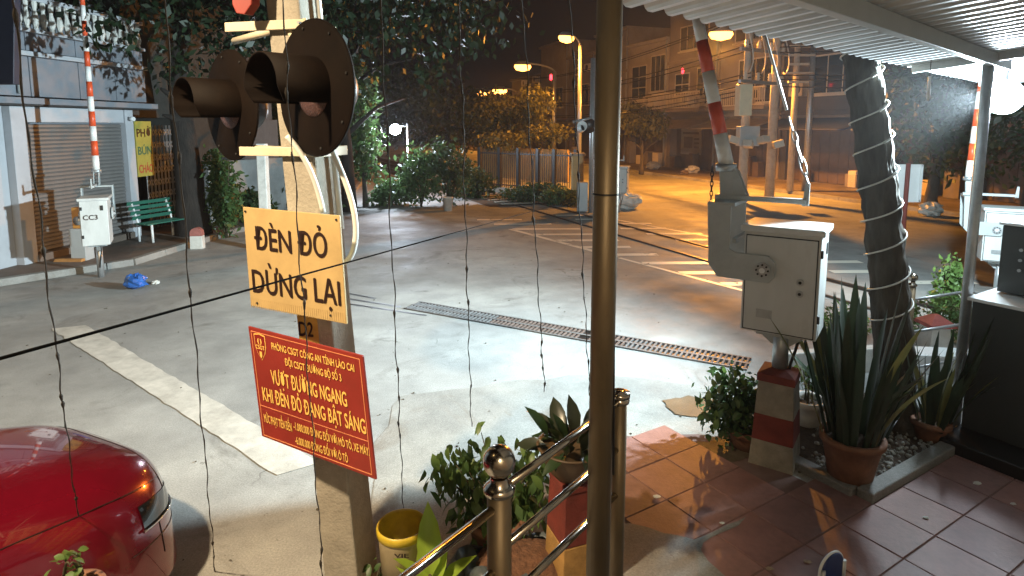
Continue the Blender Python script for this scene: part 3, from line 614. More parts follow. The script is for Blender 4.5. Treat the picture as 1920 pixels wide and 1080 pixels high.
# ================================================================== barrier gates
M_gatebox = mat('gate_box_paint', (.56, .58, .57), .42, var=.16, scale=3.5, dirt=.35, stretch=(1, 1, .35))
M_gatearm = mat('gate_arm_grey', (.40, .43, .43), .45, var=.15, scale=5, dirt=.25)
M_boomw = mat('boom_white', (.74, .73, .70), .35, var=.12, scale=7, dirt=.2)
M_boomr = mat('boom_red', (.66, .085, .025), .4, var=.2, scale=7)
def gate(name, label, loc, rz, low, boom_len, stay=True, code=None, lean=.0):
    t = thing(name, label, 'barrier gate', (0, 0, 0), 'railway barrier gates')
    zb = .64 if low else 1.15; w2, d2, hb = .28, .21, .82
    if not low:
        mb = MB(); a, b = .165, .125
        def sq(r, z): return [Vector((x * r, y * r, z)) for x, y in ((-1, -1), (1, -1), (1, 1), (-1, 1))]
        z_ = [0, .22, .44, .72]; rr = [.175, .16, .15, .135]
        for i, m_ in enumerate((M_ped, M_redpost, M_ped)):
            p = MB(); p.hexa(sq(rr[i], z_[i]), sq(rr[i + 1], z_[i + 1])); p.build(('pedestal_base', 'pedestal_band', 'pedestal_shaft')[i], m_, t, .006)
        p = MB(); p.hexa(sq(.145, .72), sq(.145, .785)); p.hexa(sq(.145, .785), sq(.06, .82)); p.build('pedestal_cap', M_redpost, t, .004)
        z0 = .8
    else: z0 = 0
    mb = MB(); mb.tube([(0, 0, z0), (0, 0, zb)], .062 if not low else .055, 16); mb.build('stand_pipe', M_galv, t)
    mb = MB(); mb.box((0, 0, zb - .02), (.34, .3, .03)); mb.hexa([Vector((x, y, zb - .14)) for x, y in ((-.07, -.02), (.07, -.02), (.07, .02), (-.07, .02))], [Vector((x, y, zb - .035)) for x, y in ((-.2, -.02), (.2, -.02), (.2, .02), (-.2, .02))]); mb.build('stand_plate', M_gatearm, t)
    mb = MB(); mb.box((0, 0, zb + hb / 2), (w2 * 2, d2 * 2, hb)); bx = mb.build('cabinet', M_gatebox, t, .008)
    mb = MB(); mb.box((.0, -d2 - .006, zb + hb / 2 - .01), (w2 * 2 - .05, .012, hb - .06)); dr_ = mb.build('cabinet_door', M_gatebox, t, .004)
    mb = MB(); mb.box((.0, -d2 - .002, zb + hb / 2 - .01), (w2 * 2 - .034, .008, hb - .044)); mb.build('door_gap_shade', M_rubber, t)  # dark box behind the door, painted shade for the gap around it
    mb = MB(); mb.tube(bez([(.12, .05, zb - .03), (.13, .05, zb - .2), (.06, .02, zb - .25), (.065, .0, zb - .45)], 10), .012, 8); mb.build('cable_conduit', M_rubber, t)
    mb = MB(); mb.box((-.12 + .02, -d2 - .0125, zb + .16), (.12, .003, .07)); mb.build('rating_plate', M_galv, t)
    mb = MB(); mb.box((0, 0, zb + hb + .02), (w2 * 2 + .05, d2 * 2 + .06, .05)); mb.build('cabinet_lid', M_gatebox, t, .01)
    for z in (.17, .42 + .26): mb = MB(); mb.box((w2 + .004, -d2 + .02, zb + z), (.02, .035, .06)); mb.build('hinge', M_rubber, t)
    mb = MB(); mb.box((w2 + .003, .12, zb + .68), (.008, .05, .09)); mb.build('side_vent', M_rubber, t)
    for z in (.45, .36):
        mb = MB(); mb.tube([(.15, -d2 - .011, zb + z), (.15, -d2 - .022, zb + z)], .027, 14); k = mb.build('lock', M_galv, dr_); mb = MB(); mb.tube([(.15, -d2 - .0215, zb + z), (.15, -d2 - .026, zb + z)], .012, 10); mb.build('keyhole', M_rubber, dr_)
    zh = zb + .52
    for s in (-1, 1):                               # the two crank plates of the yoke
        y = s * (d2 + .035); P_ = [(-.07, zh - .1), (-.03, zh - .05), (-.03, zh + .06), (-.08, zh + .115), (-.335, zh + .115), (-.38, zh + .14), (-.38, zh + .50), (-.57, zh + .50), (-.545, zh - .0), (-.47, zh - .1)]
        mb = MB(); mb.prism([(a, y - .012, c) for a, c in P_], (0, .024, 0)); pl = mb.build('crank_plate', M_gatearm, t, .004)
        mb = MB(); mb.tube([(-.12, y + s * .012, zh), (-.12, y + s * .03, zh)], .06, 18); hb_ = mb.build('hub', M_galv, t)
        mb = MB(); mb.tube([(-.12, y + s * .03, zh), (-.12, y + s * .04, zh)], .022, 12); mb.build('hub_cap', M_white, t)
        for j in range(8):
            a = j * math.pi / 4; q = Vector((-.12 + .044 * math.cos(a), y + s * .03, zh + .044 * math.sin(a))); mb = MB(); mb.tube([q, q + Vector((0, s * .008, 0))], .008, 6); mb.build('bolt', M_rubber, t)
    mb = MB(); mb.box((-.46, 0, zh + .50), (.22, d2 * 2 + .10, .03)); mb.build('yoke_bridge', M_gatearm, t, .004)
    mb = MB(); mb.box((-.22, -.02, zh + .535), (.70, .07, .04)); mb.build('stay_bar', M_gatearm, t, .004)
    mb = MB(); mb.box((-.36, .0, zh + .2), (.04, d2 * 2, .04)); mb.build('yoke_brace', M_gatearm, t, .004)
    mb = MB(); mb.prism([(.10, -.03, zh + .5), (.15, -.03, zh + .5), (.15, -.03, zh + .68), (.12, -.03, zh + .68)], (0, .02, 0)); mb.build('stay_lug', M_gatearm, t, .003)
    xb, z1 = -.50, zh + .80
    mb = MB(); mb.prism([(-.53, -.04, zh + .52), (-.30, -.04, zh + .52), (-.40, -.04, z1 - .05), (-.47, -.04, z1 + .02), (-.55, -.04, z1 + .02)], (0, .012, 0)); mb.prism([(-.53, .04, zh + .52), (-.30, .04, zh + .52), (-.40, .04, z1 - .05), (-.47, .04, z1 + .02), (-.55, .04, z1 + .02)], (0, .012, 0)); mb.build('boom_socket', M_gatearm, t, .003)
    mb = MB(); mb.lathe([(.0, -.03), (.085, -.03), (.085, .03), (.0, .03)], (xb, .005, z1 - .02), 14); mb.build('boom_collar', M_galv, t)
    d = Vector((lean, 0, 1)).normalized(); b0 = Vector((xb, .005, z1)); k = max(1, round(boom_len / .27)); red = False
    for i in range(k):
        a = b0 + d * (boom_len * i / k); e = b0 + d * (boom_len * (i + 1) / k - .0005); r0 = .060 - .022 * i / max(k, 8); r1 = .060 - .022 * (i + 1) / max(k, 8)
        mb = MB(); mb.tube([a, e], [r0, r1], 12); mb.build('boom_band', M_boomr if red else M_boomw, t); red = not red
    tp = b0 + d * boom_len
    if stay and not low:
        mb = MB(); mb.prism([tp + Vector((-.05, -.02, -.05)), tp + Vector((-.03, -.02, .06)), tp + Vector((-.06, -.02, .12)), tp + Vector((-.09, -.02, .1))], (0, .04, 0)); mb.prism([tp + Vector((.05, -.02, -.05)), tp + Vector((.03, -.02, .05)), tp + Vector((.07, -.02, .1)), tp + Vector((.09, -.02, .07))], (0, .04, 0)); mb.build('tip_fork', M_galv, t)
        e = Vector((.14, -.02, zh + .66)); q = Vector((-.29, 0, 3.66)); dd = (q - e).normalized(); L = (q - e).length
        mb = MB(); mb.tube([e + dd * .62, q], .011, 8); mb.build('stay_rod', M_white, t)
        for j in range(5):
            c = e + dd * (.05 + j * .115); A = dd; B = Vector((0, 1, 0)).cross(dd).normalized() if j % 2 else Vector((0, 1, 0)); L2, W2 = (.085, .022) if j in (1, 2) else (.055, .018)
            mb = MB(); mb.tube([c + A * L2 * math.cos(x) + B * W2 * math.sin(x) for x in [2 * math.pi * i / 16 for i in range(16)]], .006, 6, closed=True); mb.build('chain_link', M_galv, t)
        ch0 = Vector((-.62, .02, z1 - .02)); n = 13
        for j in range(n):
            c = ch0 - UP * (.02 + j * .042); B = Vector((1, 0, 0)) if j % 2 else Vector((0, 1, 0))
            mb = MB(); mb.tube([c + UP * .028 * math.cos(x) + B * .012 * math.sin(x) for x in [2 * math.pi * i / 10 for i in range(10)]], .0045, 5, closed=True); mb.build('hanging_link', M_rubber, t)
    if code:
        text_obj(code, t, M_ink, Vector((w2, -d2, zb + hb)), Vector((0, d2 * 2, 0)), Vector((0, 0, -hb)), .1, .62, .42, .11, .004, .03)
    t.location = loc; t.rotation_euler = (0, 0, rz); return t
bl = 1.42
gt = gate('barrier_gate', 'grey barrier gate on a red and white concrete pedestal beside the leafy bush', G(1452, 862), R(-34), False, 1.33, True, None, -.235)
gate('barrier_gate', 'white barrier gate coded CC3 with a red striped boom by the shuttered shop', G(190, 519), R(-62), True, 3.3, False, 'CC3', 0.0)
gate('barrier_gate', 'pale barrier gate behind the awning post, beyond the railing', G(1868, 560), R(-30), True, 2.2, False, None, 0.03)
gate('barrier_gate', 'far barrier gate whose striped boom rises behind the brown steel pole', G(1160, 398), R(-20), True, 3.9, False, None, -.0)
# ================================================================== planter by the near gate
kd = thing('planter_bed', 'low kerbed planting bed with dark soil and pebbles beside the red tiles', 'planter', tuple(CORN))
k1 = G(1836, 822); k2 = G(1425, 878); 
def kerb(a, b, wd, h, nm='kerb'):
    d = (b - a); L = d.length; mb = MB(); mb.box((a + b) / 2 + UP * h / 2, (L, wd, h), Matrix.Rotation(math.atan2(d.y, d.x), 3, 'Z')); mb.build(nm, M_conc, kd, .012)
kerb(CORN + E1 * .0, CORN + E1 * (k1 - CORN).dot(E1), .12, .085); kerb(CORN + E2 * .07 - E1 * .0, CORN + E2 * ((k2 - CORN).dot(E2)), .12, .075)
mb = MB(); e2 = .9; mb.poly([CORN + E1 * .05 + E2 * .05 + UP * .045, CORN + E1 * 1.8 + E2 * .05 + UP * .045, CORN + E1 * 1.8 + E2 * 1.4 + UP * .045, CORN + E1 * .05 + E2 * e2 + UP * .045]); mb.build('soil', M_soil, kd)
mb = MB(); rq = random.Random(5); M_peb = mat('pebble', (.33, .33, .30), .8, var=.5, scale=25)
for i in range(420):
    c = CORN + E1 * rq.uniform(.08, 1.75) + E2 * (.07 + abs(rq.gauss(0, .3))) + UP * .05; r = rq.uniform(.008, .024)
    mb.lathe([(0, -r), (r * .9, -r * .3), (r, .1 * r), (r * .5, r * .7), (0, r * .8)], c, 6, Matrix.Rotation(rq.uniform(0, 3), 3, Vector((rq.random(), rq.random(), rq.random())).normalized()))
pb = mb.build('pebbles', M_peb, kd); pb['kind'] = 'stuff'
def pot(t, c, r0, r1, h, m, name='pot', lip=.02, soil=True):
    mb = MB(); mb.lathe([(0, 0), (r0, 0), (r0 + (r1 - r0) * .5, h * .5), (r1, h - .05), (r1 + lip, h - .045), (r1 + lip, h), (r1 - .015, h), (r1 - .03, h - .06)], c, 32); mb.build(name, m, t)
    if soil: mb = MB(); mb.lathe([(r1 - .022, h - .05), (r1 * .5, h - .035), (0, h - .03)], c, 24); mb.build('soil', M_soil, t)
def strap_mesh(name, L, W, curve, m):
    vs = []; fs = []; k = 9
    for i in range(k + 1):
        t = i / k; wd = W * (.75 + .5 * math.sin(t * 2.2)) * (1 - t ** 5) * .5 + .0005; x = curve * L * t * t; z = L * t * (1 - .15 * curve * t)
        tw = .5 * t; vs += [(x - wd * math.sin(tw), -wd * math.cos(tw), z), (x + wd * .25, 0, z), (x + wd * math.sin(tw), wd * math.cos(tw), z)]
    for i in range(k): o = i * 3; fs += [(o, o + 1, o + 4, o + 3), (o + 1, o + 2, o + 5, o + 4)]
    me = bpy.data.meshes.new(name); me.from_pydata(vs, [], fs); me.materials.append(m); me.polygons.foreach_set('use_smooth', [True] * len(fs)); me.update(); return me
L_snedge = leaf_mat('leaf_snake_pale', (.20, .19, .06), (.06, .075, .03), .35, .1)
straps = [strap_mesh('snake_leaf', L, W, c, m) for L, W, c, m in ((1.0, .06, .05, L_snake), (.85, .055, .15, L_snake), (1.1, .065, .0, L_snake), (.75, .05, .35, L_snake), (.8, .045, .3, L_snedge), (1.0, .05, .18, L_snedge))]
def snake_plant(label, c, zs, n, r, s, seed, pr=None):
    t = thing('snake_plant', label, 'plant', tuple(c)); rq = random.Random(seed)
    if pr: pot(t, c, *pr)
    for i in range(n):
        a = rq.uniform(0, 6.28); q = r * math.sqrt(rq.random()); tilt = .04 + .28 * q / r
        M = Matrix.Translation((q * math.cos(a), q * math.sin(a), zs - .04)) @ Matrix.Rotation(a, 4, 'Z') @ Matrix.Rotation(tilt * rq.uniform(.5, 1.1), 4, 'Y') @ Matrix.Rotation(rq.uniform(-.5, .5), 4, 'Z') @ Matrix.Scale(s * rq.uniform(.6, 1.15), 4)
        k = rq.randrange(6) if rq.random() < .6 else rq.randrange(4); inst('leaf', straps[k], t, M)
    return t
c1 = G(1592, 905); snake_plant('tall snake plant in a big terracotta pot at the corner of the bed', c1, .38, 62, .2, 1.1, 4, (.15, .215, .40, M_terra))
mb = MB()
c2 = G(1742, 830); snake_plant('shorter snake plant in a dark pot between the tree and the awning post', c2, .2, 34, .15, .85, 9, (.1, .14, .22, M_terra))
snake_plant('clump of snake plant leaves rising behind the terracotta pot', G(1620, 835), .06, 26, .22, 1.0, 14)
# white pot with a small plant behind the pedestal
def leafy(name, label, cat, c, blobs, n, mesh_list, seed, hang=.5, stems=6, zs=.2, extra=None, spread=1., smin=.7, smax=1.25):
    t = thing(name, label, cat, tuple(c)); rq = random.Random(seed); c = Vector(c)
    mb = MB()
    for i in range(stems):
        b, r = blobs[i % len(blobs)]; e = Vector(b) + Vector((rq.uniform(-.5, .5) * r[0], rq.uniform(-.5, .5) * r[1], rq.uniform(0, .6) * r[2])); s = c + Vector((rq.uniform(-.05, .05), rq.uniform(-.05, .05), zs))
        mb.tube(bez([s, s.lerp(e, .5) + UP * .08, e], 6), [.009, .008, .007, .006, .005, .004, .003], 5)
    mb.build('stem', M_stem, t)
    tot = sum(r[0] * r[1] * r[2] for b, r in blobs)
    for b, r in blobs:
        for i in range(int(n * r[0] * r[1] * r[2] / tot) + 1):
            d = Vector((rq.gauss(0, 1), rq.gauss(0, 1), rq.gauss(0, 1))).normalized() * rq.uniform(.45, 1.05); p = Vector(b) + Vector((d.x * r[0], d.y * r[1], d.z * r[2])) - c
            a = rq.uniform(0, 6.28); M = Matrix.Translation(p) @ Matrix.Rotation(a, 4, 'Z') @ Matrix.Rotation(-hang * rq.uniform(.3, 1.5), 4, 'X') @ Matrix.Rotation(rq.uniform(-.6, .6), 4, 'Y') @ Matrix.Scale(rq.uniform(smin, smax), 4)
            inst('leaf', rq.choice(mesh_list), t, M)
    return t
lm_s = [leaf_mesh('leaf_small', .07, .035, m) for m in (L_mid, L_pale, L_dark)]
lm_d = [leaf_mesh('leaf_drooping', .10, .048, m, droop=.35) for m in (L_pale, L_pale, L_mid)]
lm_b = [leaf_mesh('leaf_bush', .085, .045, m) for m in (L_mid, L_pale, L_mid)]
cb = G(1385, 835); t = leafy('leafy_bush', 'rounded leafy green bush in a low brown pot beside the red pedestal', 'bush', cb, [(cb + Vector((-.1, 0, .42)), (.27, .25, .3)), (cb + Vector((.1, .02, .42)), (.2, .2, .22)), (cb + Vector((-.16, -.03, .2)), (.16, .15, .18)), (cb + Vector((-.05, 0, .65)), (.12, .12, .12))], 285, lm_b, 3, .9, 12, .1)
pot(t, cb + Vector((.08, 0, 0)), .15, .2, .19, M_terra)
crown_obj('foliage', t, [(cb + Vector((-.08, 0, .38)), (.25, .24, .3)), (cb + Vector((.1, .02, .4)), (.2, .2, .22))], 900, .07, L_dark, 8, aspect=1.9)['kind'] = 'stuff'
cw = G(1511, 800); t = leafy('potted_plant', 'small fresh green plant in a white pot behind the red pedestal', 'plant', cw, [(cw + Vector((-.02, 0, .5)), (.13, .12, .16))], 40, lm_s, 6, .7, 5, .25); pot(t, cw, .11, .15, .28, M_potw)
# wrapped tree
tb, tt = Vector((3.22, 5.35, 0)), Vector((2.98, 5.85, 3.55))
tw = thing('leaning_tree', 'dark leaning tree trunk wrapped in a white rope light', 'tree', tuple(tb)); rq = random.Random(2)
tb = P(1682, 850, 5.35); tb.z = 0; path = [tb, P(1680, 760, 5.36), P(1675, 640, 5.42), P(1664, 500, 5.5), P(1650, 370, 5.6), P(1632, 230, 5.7), P(1610, 80, 5.85), P(1590, -80, 6.1)]
rad = [.21, .16, .152, .150, .148, .145, .14, .11]
mb = MB(); fine = []; fr = []
for i in range(len(path) - 1):
    for j in range(8): x = j / 8; fine.append(path[i].lerp(path[i + 1], x)); fr.append((rad[i] * (1 - x) + rad[i + 1] * x) * (1 + .06 * math.sin(i * 3 + j * 1.7)))
mb.tube(fine, fr, 40)
for i_, q in enumerate(mb.v):
    k = i_ // 40; a = 2 * math.pi * (i_ % 40) / 40; c = fine[k]; f_ = 1 + .06 * math.sin(a * 9 + k * .25 + math.sin(k * .9)) + .05 * math.sin(a * 15 - k * .4) + .04 * math.sin(a * 3 + k * .8) + rq.uniform(-.045, .045)
    mb.v[i_] = tuple(c + (Vector(q) - c) * f_)
for a, e in ((path[6], Vector((2.2, 6.0, 5.2))), (path[6], Vector((3.6, 6.6, 5.0))), (path[7], Vector((2.6, 6.6, 5.8))), (path[7], Vector((2.0, 6.8, 5.4)))): mb.tube(bez([a, a.lerp(e, .5) + UP * .3, e], 5), [.08, .07, .06, .05, .04, .03], 8)
mb.build('trunk', M_bark, tw)
crown_obj('crown', tw, [(Vector((2.5, 6.5, 5.8)), (1.6, 1.5, .9)), (Vector((3.6, 6.9, 5.6)), (1.2, 1.2, .7))], 2500, .12, L_dark, 5)
sp = []; turns = 10.5; N = 420
for i in range(N):
    t_ = i / (N - 1); z = .95 + t_ * 2.55; k = 0
    while k < len(path) - 2 and path[k + 1].z < z: k += 1
    x = (z - path[k].z) / (path[k + 1].z - path[k].z); c = path[k].lerp(path[k + 1], x); r = (rad[k] * (1 - x) + rad[k + 1] * x) * 1.12 + .006; a = 2 * math.pi * 8.4 * t_ + 1.2
    sp.append(c + Vector((r * math.cos(a), r * math.sin(a), .035 * math.cos(a) + .012 * math.sin(a * .37 + 1))))
mb = MB(); mb.tube(sp, .008, 6); o = mb.build('rope_light', mat('rope_plastic', (.62, .62, .58), .35, var=.2)); tag(o, 'white rope light coiled round the leaning tree trunk', 'rope light')
# low wall, marker post and hedge beyond the planter
mb = MB(); a, b = G(1470, 705), G(1690, 690); d = b - a; mb.box((a + b) / 2 + UP * .14, (d.length, .12, .28), Matrix.Rotation(math.atan2(d.y, d.x), 3, 'Z')); o = mb.build('low_wall', M_potw, None, .01); tag(o, 'low whitish wall behind the potted plants', 'wall')
mb = MB(); a, b = G(1690, 690), G(1910, 700); d = b - a; mb.box((a + b) / 2 + UP * .11, (d.length, .3, .22), Matrix.Rotation(math.atan2(d.y, d.x), 3, 'Z')); o = mb.build('low_wall', M_white, None, .01); tag(o, 'low white wall behind the far steel railing', 'wall')
mk = thing('marker_post', 'short white concrete post with a red pyramid cap behind the steel railing', 'post', tuple(G(1748, 672))); c = G(1748, 672)
def sqz(r, z): return [c + Vector((x * r, y * r, z)) for x, y in ((-1, -1), (1, -1), (1, 1), (-1, 1))]
mb = MB(); mb.hexa(sqz(.13, 0), sqz(.11, .42)); mb.build('shaft', M_potw, mk, .006); mb = MB(); mb.hexa(sqz(.16, .42), sqz(.15, .46)); mb.hexa(sqz(.15, .46), sqz(.03, .55)); mb.build('cap', M_redpost, mk, .004)
for k, (u, v, w_, h_, s, lb) in enumerate([(1575, 640, .35, .45, .09, 'grassy shrub beside the barrier cabinet, behind the snake plants'), (1745, 640, .7, .55, .08, 'low green shrub behind the red capped marker post'), (1850, 650, .7, .5, .08, 'low green shrub right of the far railing post'), (1775, 585, .25, .8, .1, 'taller pale shrub standing above the far railing')]):
    c = G(u, v); t = thing('low_shrub', lb, 'shrub', tuple(c)); mb = MB(); rq = random.Random(k)
    for i in range(9): e = c + Vector((rq.uniform(-1, 1) * w_ * .6, rq.uniform(-.5, .5) * w_ * .6, h_ * rq.uniform(.6, 1))); mb.tube([c, c.lerp(e, .5) + UP * .05, e], [.01, .007, .004], 5)
    mb.build('stem', M_stem, t); crown_obj('foliage', t, [(c + UP * h_ * .5, (w_, w_ * .5, h_ * .55)), (c + Vector((w_ * .3, 0, h_ * .7)), (w_ * .4, w_ * .3, h_ * .35))], 700, s, [L_pale, L_mid, L_mid, L_pale][k], k + 3, aspect=3.2 if k == 0 else 2)
# cabinets at the edge
cc = G(1893, 868); cd = thing('control_cabinet', 'dark grey metal control cabinet on a plinth beside the awning post', 'cabinet', tuple(cc)); M_cab = mat('cabinet_dark', (.035, .04, .038), .5, var=.2, scale=3, dirt=.2)
mb = MB(); eb(mb, cc + E1 * .38 + E2 * .12 + UP * .06, 1.3, .62, .12); mb.build('plinth', M_black, cd, .01)
mb = MB(); eb(mb, cc + E1 * .53 + E2 * .15 + UP * .70, .9, .5, 1.16); mb.build('body', M_cab, cd, .01)
mb = MB(); eb(mb, cc + E1 * .53 + E2 * .15 + UP * 1.30, .96, .56, .03); mb.build('top_plate', M_white, cd, .004)
mb = MB(); eb(mb, cc + E1 * .40 + E2 * -.102 + UP * .72, .5, .006, .9); mb.build('door', M_cab, cd)
cu = thing('relay_box', 'white topped relay box standing on the dark cabinet', 'box', tuple(cc + UP * 1.32)); q = cc + E1 * .62 + E2 * .2 + UP * 1.63
mb = MB(); eb(mb, q, .42, .3, .60); mb.build('housing', M_cab, cu, .01); mb = MB(); eb(mb, q + UP * .315, .46, .34, .025); mb.build('lid', M_white, cu, .004)
for k in range(3): mb = MB(); p0 = q - E1 * .212 + UP * (.1 - k * .09); mb.tube([p0, p0 - E1 * .012], .014, 10); mb.build('knob', M_galv, cu)
# blue chair whose back shows at the bottom edge
ch = thing('blue_chair', 'dark blue chair back with a white edge on the red tiles', 'chair', tuple(G(1565, 1330))); cb_ = P(1565, 1040, 2.75); base = Vector((cb_.x, cb_.y, 0))
M_blue = mat('navy_plastic', (.015, .03, .13), .35, var=.2); d1 = Vector((.88, .47, 0)); d2_ = Vector((-.47, .88, 0))
def chp(a, b, z): return base + d1 * a + d2_ * b + UP * z
prof = [(math.cos(x) * .085, .95 + .11 * math.sin(x)) for x in [math.pi * i / 14 for i in range(15)]] + [(-.11, .62), (.11, .62)]
zt_ = cb_.z; sc_ = zt_ / 1.06
mb = MB(); mb.prism([chp(a, 0, z * sc_) for a, z in prof], d2_ * .028); mb.build('backrest', M_blue, ch, .008)
mb = MB(); mb.tube([chp(a * 1.02, .014, z * sc_) for a, z in [prof[-1]] + prof[:15] + [prof[-2]]][0:17], .007, 8); mb.build('piping', M_white, ch)
mb = MB(); mb.box(chp(0, -.2, .45), (.38, .4, .04), Matrix.Rotation(math.atan2(d1.y, d1.x), 3, 'Z')); mb.build('seat', M_blue, ch, .01)
for a in (-.17, .17):
    for b in (-.37, -.02): mb = MB(); mb.tube([chp(a, b, 0.015), chp(a * .95, b, .43)], .012, 8); mb.build('leg', M_galv, ch)
for a in (-.08, .08): mb = MB(); mb.tube([chp(a, -.0, .43), chp(a, .0, .66)], .011, 8); mb.build('back_strut', M_galv, ch)
# ================================================================== plants and pots by the railing
bk = G(756, 1090); bu = thing('paint_bucket', 'open yellow plastic paint bucket on the ground behind the railing', 'bucket', tuple(bk)); M_bucket = mat('bucket_yellow', (.62, .45, .03), .45, var=.35, scale=6, dirt=.5); M_bucketw = mat('bucket_label', (.42, .34, .20), .5, var=.3, scale=5, dirt=.6)
mb = MB(); mb.lathe([(0, 0), (.125, 0), (.143, .33)], bk, 36); mb.build('bucket_wall', M_bucketw, bu)
mb = MB(); mb.lathe([(.143, .33), (.153, .335), (.155, .37), (.149, .385), (.143, .385), (.140, .37), (.125, .05), (0, .045)], bk, 36); mb.build('bucket_rim', M_bucket, bu)
text_obj('VIE', bu, M_ink, bk + Vector((-.02, -.147, .31)), Vector((.12, .0, 0)), Vector((0, .018, -.2)), 0, .7, .2, .14, .002, .03)
lmb = [leaf_mesh('leaf_broad', .34, .13, L_lime, fold=.5, droop=.3), leaf_mesh('leaf_broad', .28, .10, L_lime, fold=.4, droop=.15)]
pc = G(800, 1118); t = thing('broad_leaf_plant', 'young plant with broad lime green leaves in front of the bucket', 'plant', tuple(pc))
for k, (dx, dy, z, az, el, s) in enumerate([(.03, -.05, .16, 10, 78, 1.15), (.02, -.05, .12, 95, 50, .95), (-.02, -.05, .10, 60, 38, .9), (.06, -.06, .10, -20, 60, .9), (.03, -.1, .12, 150, 55, .7), (.0, -.07, .1, 30, 70, .75), (.08, -.03, .06, -60, 45, .8)]):
    inst('leaf', lmb[k % 2], t, Matrix.Translation((dx, dy, z)) @ Matrix.Rotation(R(az), 4, 'Z') @ Matrix.Rotation(R(el), 4, 'X') @ Matrix.Scale(s, 4))
mb = MB(); mb.tube([pc, pc + Vector((.03, -.05, .18))], [.015, .01], 6); mb.build('stem', M_stem, t)
c = G(735, 1105); t = leafy('weed_tuft', 'small green weeds at the foot of the yellow bucket', 'weed', G(718, 1092), [(G(718, 1092) + UP * .08, (.12, .08, .07))], 26, lm_s, 12, .5, 4, .0)
ca = G(930, 1045); t = leafy('drooping_shrub', 'bushy shrub with drooping dark and pale leaves in pots behind the railing', 'shrub', ca, [(ca + Vector((-.12, .1, .52)), (.33, .2, .22)), (ca + Vector((.18, .1, .45)), (.22, .2, .28)), (ca + Vector((-.32, .1, .50)), (.18, .14, .2)), (ca + Vector((-.05, .1, .26)), (.24, .2, .2)), (ca + Vector((-.08, .05, .80)), (.1, .08, .16)), (ca + Vector((.12, .08, .72)), (.16, .1, .12)), (ca + Vector((.2, .1, .2)), (.15, .14, .2))], 290, lm_d, 21, 1.25, 16, .2, smin=.75, smax=1.3)
pot(t, ca + Vector((.0, .1, 0)), .15, .19, .24, M_terra)
crown_obj('foliage', t, [(ca + Vector((-.1, .15, .5)), (.3, .18, .2)), (ca + Vector((.15, .15, .42)), (.24, .2, .28)), (ca + Vector((-.05, .14, .25)), (.25, .18, .2))], 700, .085, L_mid, 4, hang=1.2, aspect=2.1)['kind'] = 'stuff'
so = thing('soil_sack', 'dark plastic sack of brown soil on the ground behind the railing', 'sack', tuple(G(1000, 1075)))
sc0 = G(985, 1082); rq = random.Random(8); mb = MB(); ring_ = []
prf = [(.30, 0), (.33, .06), (.31, .12), (.27, .145), (.24, .13)]
vs = []; n = 28
for r, z in prf:
    for j in range(n): a = 2 * math.pi * j / n; q = 1 + .08 * math.sin(a * 5) + .05 * math.sin(a * 9 + 1); vs.append(sc0 + Vector((r * q * 1.25 * math.cos(a), r * q * .8 * math.sin(a), z * (1 + .25 * math.sin(a * 7)))))
mb._add(vs, [(i * n + j, i * n + (j + 1) % n, (i + 1) * n + (j + 1) % n, (i + 1) * n + j) for i in range(4) for j in range(n)], True); mb.build('sack', mat('sack_plastic', (.10, .12, .13), .35, var=.6, scale=9), so)
mb = MB(); mb.lathe([(.27, .12), (.2, .15), (.1, .165), (0, .17)], sc0, 28, Matrix.Diagonal((1.15, .76, 1))); mb.build('soil', mat('red_soil', (.16, .075, .04), .95, var=.5, scale=25, bump=1., bscale=40), so)
# painted pedestal with the dark leaved pot
pd = G(1075, 1090); pe = thing('painted_pedestal', 'square concrete pedestal with flaking red and ochre paint', 'pedestal', tuple(pd))
pa = R(20); 
def sqp(r, z): return [pd + Matrix.Rotation(pa, 3, 'Z') @ Vector((x * r, y * r, z)) for x, y in ((-1, -1), (1, -1), (1, 1), (-1, 1))]
for z0, z1, r0, r1, m_, nm in ((0, .33, .14, .128, M_yellowpost, 'lower_shaft'), (.33, .66, .128, .116, M_redpost, 'upper_shaft'), (.66, .70, .122, .118, M_redpost, 'cap')): mb = MB(); mb.hexa(sqp(r0, z0), sqp(r1, z1)); mb.build(nm, m_, pe, .007)
cp = pd + Vector((-.02, .0, .70)); lm_c = [leaf_mesh('leaf_dark_broad', .20, .085, m, fold=.35, droop=.25) for m in (L_cord, L_dark, L_cord)]
pp = thing('potted_plant', 'dark broad leaved plant in a round pot on the painted pedestal', 'plant', tuple(cp)); M_bowl = mat('bowl_pot', (.14, .09, .05), .5, var=.5, scale=6)
mb = MB(); mb.lathe([(0, 0), (.10, 0), (.15, .06), (.19, .15), (.205, .19), (.215, .2), (.2, .205), (.18, .18), (0, .17)], cp, 36); mb.build('bowl', M_bowl, pp); rq = random.Random(31)
for i in range(52):
    a = rq.uniform(0, 6.28); q = .16 * math.sqrt(rq.random()); el = rq.uniform(35, 85) if rq.random() < .75 else rq.uniform(-20, 25)
    inst('leaf', rq.choice(lm_c), pp, Matrix.Translation((q * math.cos(a), q * math.sin(a), .18 + rq.uniform(0, .06))) @ Matrix.Rotation(a - math.pi / 2 + rq.uniform(-.6, .6), 4, 'Z') @ Matrix.Rotation(R(el), 4, 'X') @ Matrix.Rotation(rq.uniform(-.8, .8), 4, 'Y') @ Matrix.Scale(rq.uniform(.7, 1.2), 4))
